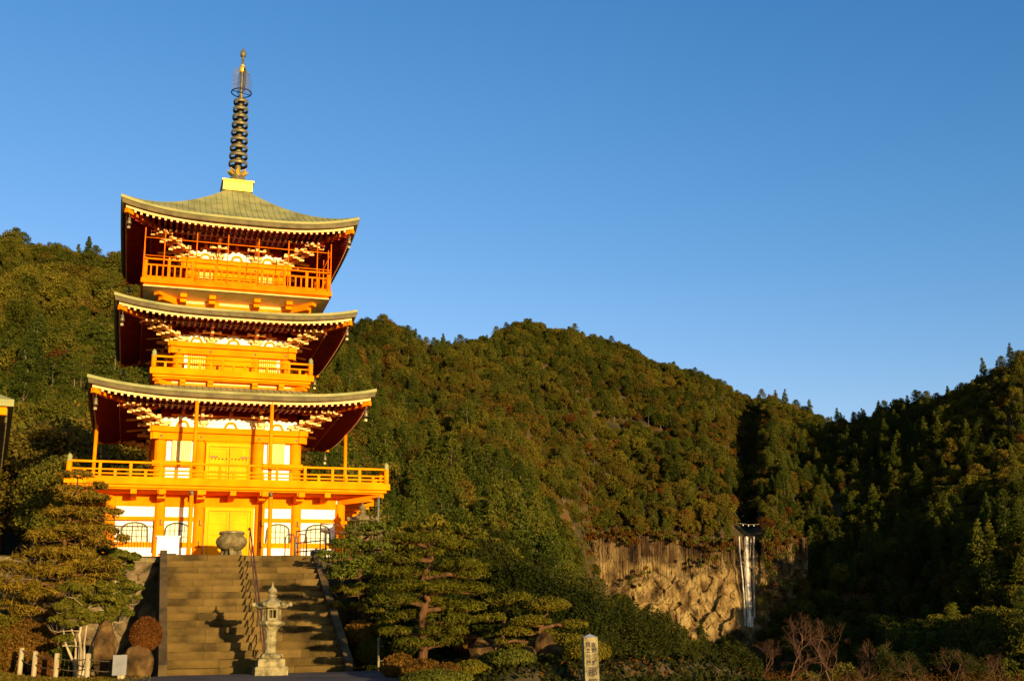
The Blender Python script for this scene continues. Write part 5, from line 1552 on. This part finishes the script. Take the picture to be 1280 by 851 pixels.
# --- left of the stairway
pad_tree('garden_pine', 'broad spreading garden pine with browned needles left of the stairway', 'pine tree', -17.0, (76, 800), [(74, 740), (75, 712), (80, 690), (84, 660), (92, 632), (98, 610)],
    [(97,597,17,3.2),(118,608,15,3.4),(84,613,18,4.),(100,626,26,6),(118,640,24,9),(88,645,30,9),(60,668,25,8),(112,662,32,9),(130,678,24,8),(82,690,32,8),(40,692,22,9),(20,708,18,8),(118,704,30,8),(64,716,27,9),(30,736,22,9),(90,730,28,7),(56,742,24,8),(14,752,17,8),(120,722,24,7),(44,764,24,8),(8,724,14,7)],
    'f_brownpad', 'bark', .075, .16, 1.5, .10, .5, 1, True, .7, grow=1.25)
pad_tree('camellia', 'loose camellia bush with scattered pale buds beside the retaining wall', 'shrub', -15.4, (140, 800), [(140, 770), (142, 740), (146, 715), (150, 700)],
    [(120,690,22,10),(148,700,20,11),(165,712,14,12),(130,720,22,11),(156,735,20,12),(140,752,24,12),(168,745,13,12),(116,745,18,12),(150,772,18,12),(98,700,18,10)],
    'f_camellia', 'greybark', .05, .5, 2.2, .045, .3, 2, False, .5, open_=True, bk=.45, grow=1.25)
pad_tree('pale_trunk_tree', 'small green tree with several pale stems behind the rope fence', 'tree', -19.6, (101, 838), [(101, 812), (99, 792), (104, 775), (108, 760)],
    [(84,760,22,10),(112,748,24,10),(138,752,20,11),(72,780,17,9),(100,772,22,10),(128,775,20,10),(150,770,14,9),(80,798,14,7),(120,735,20,9),(92,740,18,8),(142,735,15,9)],
    'f_fresh', 'greybark', .055, .45, 2.2, .045, .35, 3, False, .45, open_=True, bk=.45, grow=1.25, vert=1.8)
ps = bpy.data.objects['pale_trunk_tree']
mb = MB(); rr = random.Random(8)
for k in range(6):
    a = -1 + 2*k/5
    mb.tube([(a*.10, rr.uniform(-.1, .1), -.05), (a*.20, rr.uniform(-.1, .1), .35), (a*.38, rr.uniform(-.15, .15), .85), (a*.62, rr.uniform(-.25, .25), 1.5)], [.045, .038, .026, .012], 7)
mb.build('side_stems', M['greybark'], ps)

def mound(name, label, cat, u, v, r, leafm, leaf=.035, n=5200, seed=0, z=None, group=None, stems=True, lumps=1.):
    L = Leaves(seed); rr = random.Random(seed); z = gz(u, v) if z is None else z
    t = thing(name, label, cat, site(u, v, z), 0, group)
    L.blob((0, 0, r[2]*.5), (r[0], r[1], r[2]*.62), n, leaf, .55, .75, .80, up=.25, under=.8)
    L.blob((0, 0, r[2]*.5), (r[0]*.9, r[1]*.9, r[2]*.56), n//3, leaf, .55, .9, .4, up=.25)
    for k in range(14):
        a = rr.uniform(0, 6.28); ph = rr.uniform(.1, 1.3)
        L.blob((r[0]*.80*cos(a)*cos(ph), r[1]*.80*sin(a)*cos(ph), r[2]*.5 + r[2]*.46*sin(ph)), (r[0]*.3*lumps, r[1]*.3*lumps, r[2]*.18), n//26, leaf, .55, .8, .5, up=.25)
    for k in range(26):                             # unclipped shoots break the outline
        a = rr.uniform(0, 6.28); ph = rr.uniform(.2, 1.5); d_ = np.array((cos(a)*cos(ph), sin(a)*cos(ph), sin(ph)))
        L.blob((d_[0]*r[0]*1.0, d_[1]*r[1]*1.0, r[2]*.5 + d_[2]*r[2]*.62), (r[0]*.11, r[1]*.11, r[2]*.09), 26, leaf, .5, .9, .1)
    link('leaves', L.mesh('leaves', M[leafm]), t)
    mb = MB()
    for k in range(9):
        a = k*.7 + rr.random(); f = rr.uniform(.4, .8)
        mb.tube([(0, 0, 0), (cos(a)*r[0]*f*.4, sin(a)*r[1]*f*.4, r[2]*.35), (cos(a)*r[0]*f, sin(a)*r[1]*f, r[2]*.75)], [.02, .014, .006], 5, False)
    mb.build('stems', M['fbark'], t)
    return t
def mpx(x, y, v): return onv(x, y, v)[0]
mound('round_shrub', 'round red brown clipped shrub growing on top of the planter boulder', 'shrub', mpx(181, 812, -21.1), -21.1, (.36, .34, .66), 'f_red', .022, 7000, 41, zp)
mound('azalea_bush', 'large brown azalea mound at the left edge behind the rope fence', 'azalea', mpx(30, 815, -16.6), -16.6, (1.05, .85, 1.25), 'f_azalea', .034, 12000, 42, group='clipped azaleas')
mound('azalea_bush', 'low red brown azalea between the second and third fence posts', 'azalea', mpx(54, 838, -18.3), -18.3, (.38, .33, .46), 'f_red', .03, 4200, 43, group='clipped azaleas')
mound('azalea_bush', 'green and brown azalea mound partly cut off by the left edge', 'azalea', mpx(2, 790, -16.4), -16.4, (.9, .8, 1.3), 'f_nivaki', .04, 8000, 44, group='clipped azaleas')
mound('azalea_bush', 'dark green azalea mound under the browned pine', 'azalea', mpx(88, 815, -17.4), -17.4, (.6, .5, .8), 'f_camellia', .04, 5000, 45, group='clipped azaleas')

# --- right of the stairway
pad_tree('podocarpus', 'clipped podocarpus with tiered bright green pads beside the top of the stairs', 'clipped tree', -16.0, (452, 790), [(452, 740), (449, 715), (452, 695), (456, 672)],
    [(458,661,25,8.5),(430,681,19,8),(474,684,18,7),(417,697,17,9),(462,699,24,8),(436,709,22,8),(483,704,19,8),(424,719,16,7),(474,717,22,7),(449,684,14,6)],
    'f_podo', 'bark', .052, .34, 1.25, .11, .45, 5, False, .45)
pad_tree('small_camellia', 'small open shrub with pale stems and yellow green leaves on the bank below the podocarpus', 'shrub', -17.6, (452, 790), [(455, 775), (450, 755), (447, 740)],
    [(430,742,18,10),(455,735,18,9),(472,750,12,14),(440,760,14,9),(420,760,10,8),(462,765,12,8)],
    'f_nivaki', 'bark', .05, .5, 1.8, .045, .3, 6, False, .3, open_=True, bk=.45, grow=1.2)
pad_tree('layered_pine', 'layered garden pine with a red trunk and flat needle pads right of the stairway', 'pine tree', -24.0, (529, 822), [(529, 800), (527, 775), (534, 750), (528, 722), (540, 700), (536, 684)],
    [(504,677,23,5.5),(540,674,22,5.5),(570,682,22,6),(498,697,24,5.5),(532,694,18,5),(572,703,26,6),(590,716,20,6),(496,716,26,5.5),(540,717,24,5.5),(508,735,27,6),(552,737,26,6),(592,739,22,6.5),(492,753,22,5.5),(538,755,26,6),(578,760,27,6.5),(514,772,25,5),(562,775,24,6),(500,787,21,4.5),(556,788,24,7),(520,802,22,5),(556,804,20,6.5)],
    'f_pine', 'bark', .062, .13, 2.0, .12, .6, 7, True, .6, grow=1.14, vert=1.4)
pad_tree('garden_pine', 'taller loose pine standing right behind the layered pine', 'pine tree', -15.5, (618, 800), [(616, 760), (612, 730), (606, 700), (602, 680)],
    [(584,668,20,10),(604,680,20,12),(628,700,20,12),(595,698,22,11),(640,722,18,12),(612,722,24,12),(588,726,16,9),(650,744,16,12),(624,748,22,12),(604,756,18,10),(642,768,18,10)],
    'f_pine', 'bark', .11, .2, .9, .12, .4, 8, True, .7, open_=True)
pad_tree('garden_pine', 'short pine with a dense olive crown behind the wooden fence', 'pine tree', -9.5, (540, 760), [(538, 720), (535, 690), (532, 668)],
    [(512,668,22,9),(535,660,22,10),(556,672,22,9),(525,682,24,9),(550,690,22,9),(500,685,18,8)],
    'f_nivaki', 'bark', .10, .3, .8, .10, .4, 9, True, .7)
pad_tree('clipped_tree', 'cloud pruned tree with rounded olive pads left of the stone marker', 'clipped tree', -25.0, (684, 850), [(675, 835), (668, 815), (670, 800), (676, 785), (680, 770)],
    [(683,757,27,11.5),(660,777,23,8),(644,790,18,7.5),(684,793,15,9),(710,801,23,10),(648,806,17,6),(624,801,8,4.5),(714,827,28,11),(619,823,18,10.5),(711,781,19,7.5,.5),(660,834,18,8,.4),(690,815,14,6,.4)],
    'f_nivaki', 'bark', .026, .5, 2.6, .085, .35, 10, False, .35, grow=1.0, vert=1.05)
pad_tree('dwarf_pine', 'low dwarf pine with needle tufts left of the cloud pruned tree', 'pine tree', -23.6, (628, 810), [(628, 790), (630, 770), (632, 755)],
    [(636,746,24,4),(630,755,14,4),(650,748,14,4),(612,771,17,4.5),(620,786,14,4)],
    'f_pine', 'bark', .075, .13, 1.3, .06, .55, 11, True, .25)
for i, (x, y, v, r, m, lab) in enumerate((
    (528, 832, -25.6, (.46, .38, .42), 'f_azalea', 'rounded rusty azalea at the foot of the layered pine'),
    (560, 836, -25.9, (.44, .36, .36), 'f_azalea', 'low rusty azalea right of the one at the pine foot'),
    (500, 826, -23.6, (.42, .36, .46), 'f_azalea', 'brown azalea behind the pale garden rail'),
    (585, 806, -22.6, (.36, .30, .36), 'f_azalea', 'small sunlit azalea behind the bluish rock'),
    (590, 836, -26.0, (.42, .34, .34), 'f_nivaki', 'dull green azalea near the bluish rock'),
    (596, 790, -19.5, (.85, .6, .7), 'f_nivaki', 'wide dark azalea hedge behind the layered pine'),
    (545, 845, -26.9, (.7, .4, .30), 'f_camellia', 'dark low shrub along the kerb in the foreground'),
    (468, 822, -18.6, (.50, .40, .60), 'f_nivaki', 'green azalea on the bank beside the right parapet'),
    (450, 800, -17.6, (.46, .40, .62), 'f_azalea', 'brown azalea on the bank below the pale stemmed shrub'),
    (490, 790, -18.2, (.50, .40, .52), 'f_nivaki', 'yellow green azalea on the bank left of the pine trunk'),
    (640, 852, -26.4, (.5, .4, .32), 'f_camellia', 'dark shrub in front of the clipped tree'),
    (735, 856, -26.6, (.5, .4, .4), 'f_nivaki', 'dull shrub behind the stone marker'))):
    mound('azalea_bush', lab, 'azalea', mpx(x, y, v), v, r, m, .03, int(4200*max(1, r[0]/.45)), 60+i, None if i not in (7, 8, 9, 3) else onv(x, y, v)[1]-.15, 'clipped azaleas')
# dark evergreen shrubs behind the pine and the clipped tree
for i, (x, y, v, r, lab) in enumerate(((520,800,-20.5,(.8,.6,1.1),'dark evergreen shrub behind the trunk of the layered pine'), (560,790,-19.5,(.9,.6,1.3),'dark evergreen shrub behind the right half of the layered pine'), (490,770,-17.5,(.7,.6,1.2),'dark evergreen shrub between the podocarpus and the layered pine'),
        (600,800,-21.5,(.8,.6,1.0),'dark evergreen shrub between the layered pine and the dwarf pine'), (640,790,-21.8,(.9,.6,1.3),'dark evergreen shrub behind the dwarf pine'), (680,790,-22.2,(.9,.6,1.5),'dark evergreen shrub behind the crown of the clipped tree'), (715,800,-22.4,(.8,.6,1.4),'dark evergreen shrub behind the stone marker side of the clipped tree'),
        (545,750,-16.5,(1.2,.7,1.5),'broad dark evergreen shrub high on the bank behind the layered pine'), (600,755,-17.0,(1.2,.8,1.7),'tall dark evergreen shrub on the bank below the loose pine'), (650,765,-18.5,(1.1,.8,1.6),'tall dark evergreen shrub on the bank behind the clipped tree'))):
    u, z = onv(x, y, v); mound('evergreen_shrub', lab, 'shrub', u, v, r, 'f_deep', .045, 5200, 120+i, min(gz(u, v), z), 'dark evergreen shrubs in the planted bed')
# young trees filling the slope between the garden and the valley
SL = [(560,682,46,90,'young_dark'),(590,672,47,150,'young_cedar'),(622,668,50,170,'young_cedar'),(652,682,54,150,'young_cedar'),(606,705,44,110,'young_green'),(640,712,46,120,'young_dark'),(676,700,58,150,'young_cedar'),(700,716,60,130,'young_green'),
      (662,745,46,100,'young_dark'),(690,745,52,110,'young_green'),(716,742,56,110,'young_dark'),(735,752,66,110,'young_cedar'),(722,778,50,80,'young_green'),(752,790,58,70,'young_dark'),(770,752,82,100,'young_dark'),(792,772,86,90,'young_dark'),(806,762,92,100,'young_green'),
      (828,790,96,80,'young_green'),(845,806,98,60,'young_dark'),(868,806,102,70,'young_green'),(915,806,108,70,'young_dark'),(820,815,80,50,'young_dark'),
      (1215,826,120,50,'young_dark'),(1120,815,122,60,'young_dark'),(1190,812,124,60,'young_green')]
YL = dict(young_green=('young_tree', 'young tree', 'young bright green tree'), young_dark=('young_tree', 'young tree', 'young dark green bushy tree'), young_cedar=('young_cedar', 'cedar', 'young pointed cedar'), young_rusty=('young_tree', 'young tree', 'young rusty brown tree'))
for i, (x, ytop, Y, hp, kd) in enumerate(SL):
    j = KINDS[kd][i % len(KINDS[kd])]; k, crown, trunk, h, R = PROTO[j]
    X_, Y_, Zt = at(x, ytop, Y); u, v = to_site(X_, Y_)
    zg = gz(u, v) if v < 14 else float(hill_z(np.array(X_), np.array(Y_)))
    hh = max(2.4, hp*Y/1454); base = Zt - hh
    nm, cat, look = YL[kd]
    reg = 'behind the garden pines' if x < 665 else ('behind the stone marker' if x < 800 else ('below the cliff' if x < 1000 else 'in the brush at the lower right'))
    t = thing(nm, look + ' ' + reg, cat, (X_, Y_, base), i*1.7, look + 's ' + reg)
    s_ = hh/h; w2 = s_*1.15; t.scale = (w2, w2, s_); link('crown', crown, t); link('trunk', trunk, t)
# --- bare trees and red brush in the valley at the right
bme = {}
for i in range(3):
    o = bare_mb(9.5, 70+i).build('trunk', M['f_twig']); bme[i] = o.data; bpy.data.objects.remove(o)
for i, (x, y, Y, s, lab) in enumerate(((985, 832, 110, .95, 'bare red twigged tree nearest the waterfall foot'), (1042, 838, 100, .85, 'bare fan shaped tree right of the one by the waterfall foot'), (955, 838, 120, .7, 'small bare tree directly below the waterfall'),
                                       (1098, 842, 125, .8, 'faint bare tree in the shaded hollow right of the fan shaped bare tree'),
   (1015, 846, 95, .62, 'low bare tree between the two largest bare trees'), (925, 842, 112, .6, 'twiggy bare tree left of the waterfall foot beside the cliff base'), (1140, 846, 110, .6, 'bare tree half sunk in red brush under the dark slope'), (1190, 846, 118, .68, 'wide bare tree in the red brush at the lower right'), (1250, 848, 112, .6, 'bare tree nearest the lower right corner'), (1068, 848, 92, .5, 'small bare tree in front of the fan shaped bare tree'))):
    X_, Y_, Z_ = at(x, y, Y); zg = float(hill_z(np.array(X_), np.array(Y_)))
    t = thing('bare_tree', lab, 'bare tree', (X_, Y_, Z_ - 2.5), i*1.3, 'bare trees in the valley')
    t.scale = (s*1.15, s*1.15, s); link('trunk', bme[i % 3], t)
L = Leaves(90)
rsb = np.random.RandomState(4)
for k in range(150):
    x = rsb.uniform(770, 1300); Y = rsb.uniform(85, 140); X_, Y_, Z_ = at(x, rsb.uniform(838, 858), Y)
    L.blob((X_, Y_, Z_ - 1.2), (2.0, 1.6, 1.5), 300, .09, .35, .8, .3, up=.4)
o = link('red_brush', L.mesh('red_brush', M['f_rust'])); tag(o, kind='stuff')

# ground cover over the planted beds and the lawn: too many blades and leaves to count
def cover(name, n, u0, u1, v0, v1, size, aspect, m, cond, seed, hgt=.05):
    r = np.random.RandomState(seed); u, v = r.uniform(u0, u1, n), r.uniform(v0, v1, n)
    k = cond(u, v, fbm(u*.7 + seed, v*.7, 3)); u, v = u[k], v[k]; z = garden_z(u, v)
    X_, Y_, Z_ = site(u, v, z)
    P = np.stack([X_, Y_, Z_ + hgt*r.rand(len(u))], -1); nn = r.randn(len(u), 3); nn[:, 2] *= .5
    L = Leaves(seed); L.put(P, nn, size*(.5 + r.rand(len(u))), aspect)
    tag(link(name, L.mesh(name, M[m])), kind='stuff')
cover('lawn_grass', 60000, -16, -2.9, -27, -14.2, .045, .2, 'f_olive', lambda u, v, f: f > .30, 3, .05)
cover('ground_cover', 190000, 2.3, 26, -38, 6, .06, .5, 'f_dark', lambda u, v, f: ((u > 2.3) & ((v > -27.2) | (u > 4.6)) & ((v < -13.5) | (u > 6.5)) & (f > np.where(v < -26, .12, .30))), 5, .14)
cover('fallen_leaves', 60000, 4.6, 24, -36, 4, .05, .6, 'f_rust', lambda u, v, f: ((v < -13.5) | (u > 6.5)) & (f < .52), 6, .05)
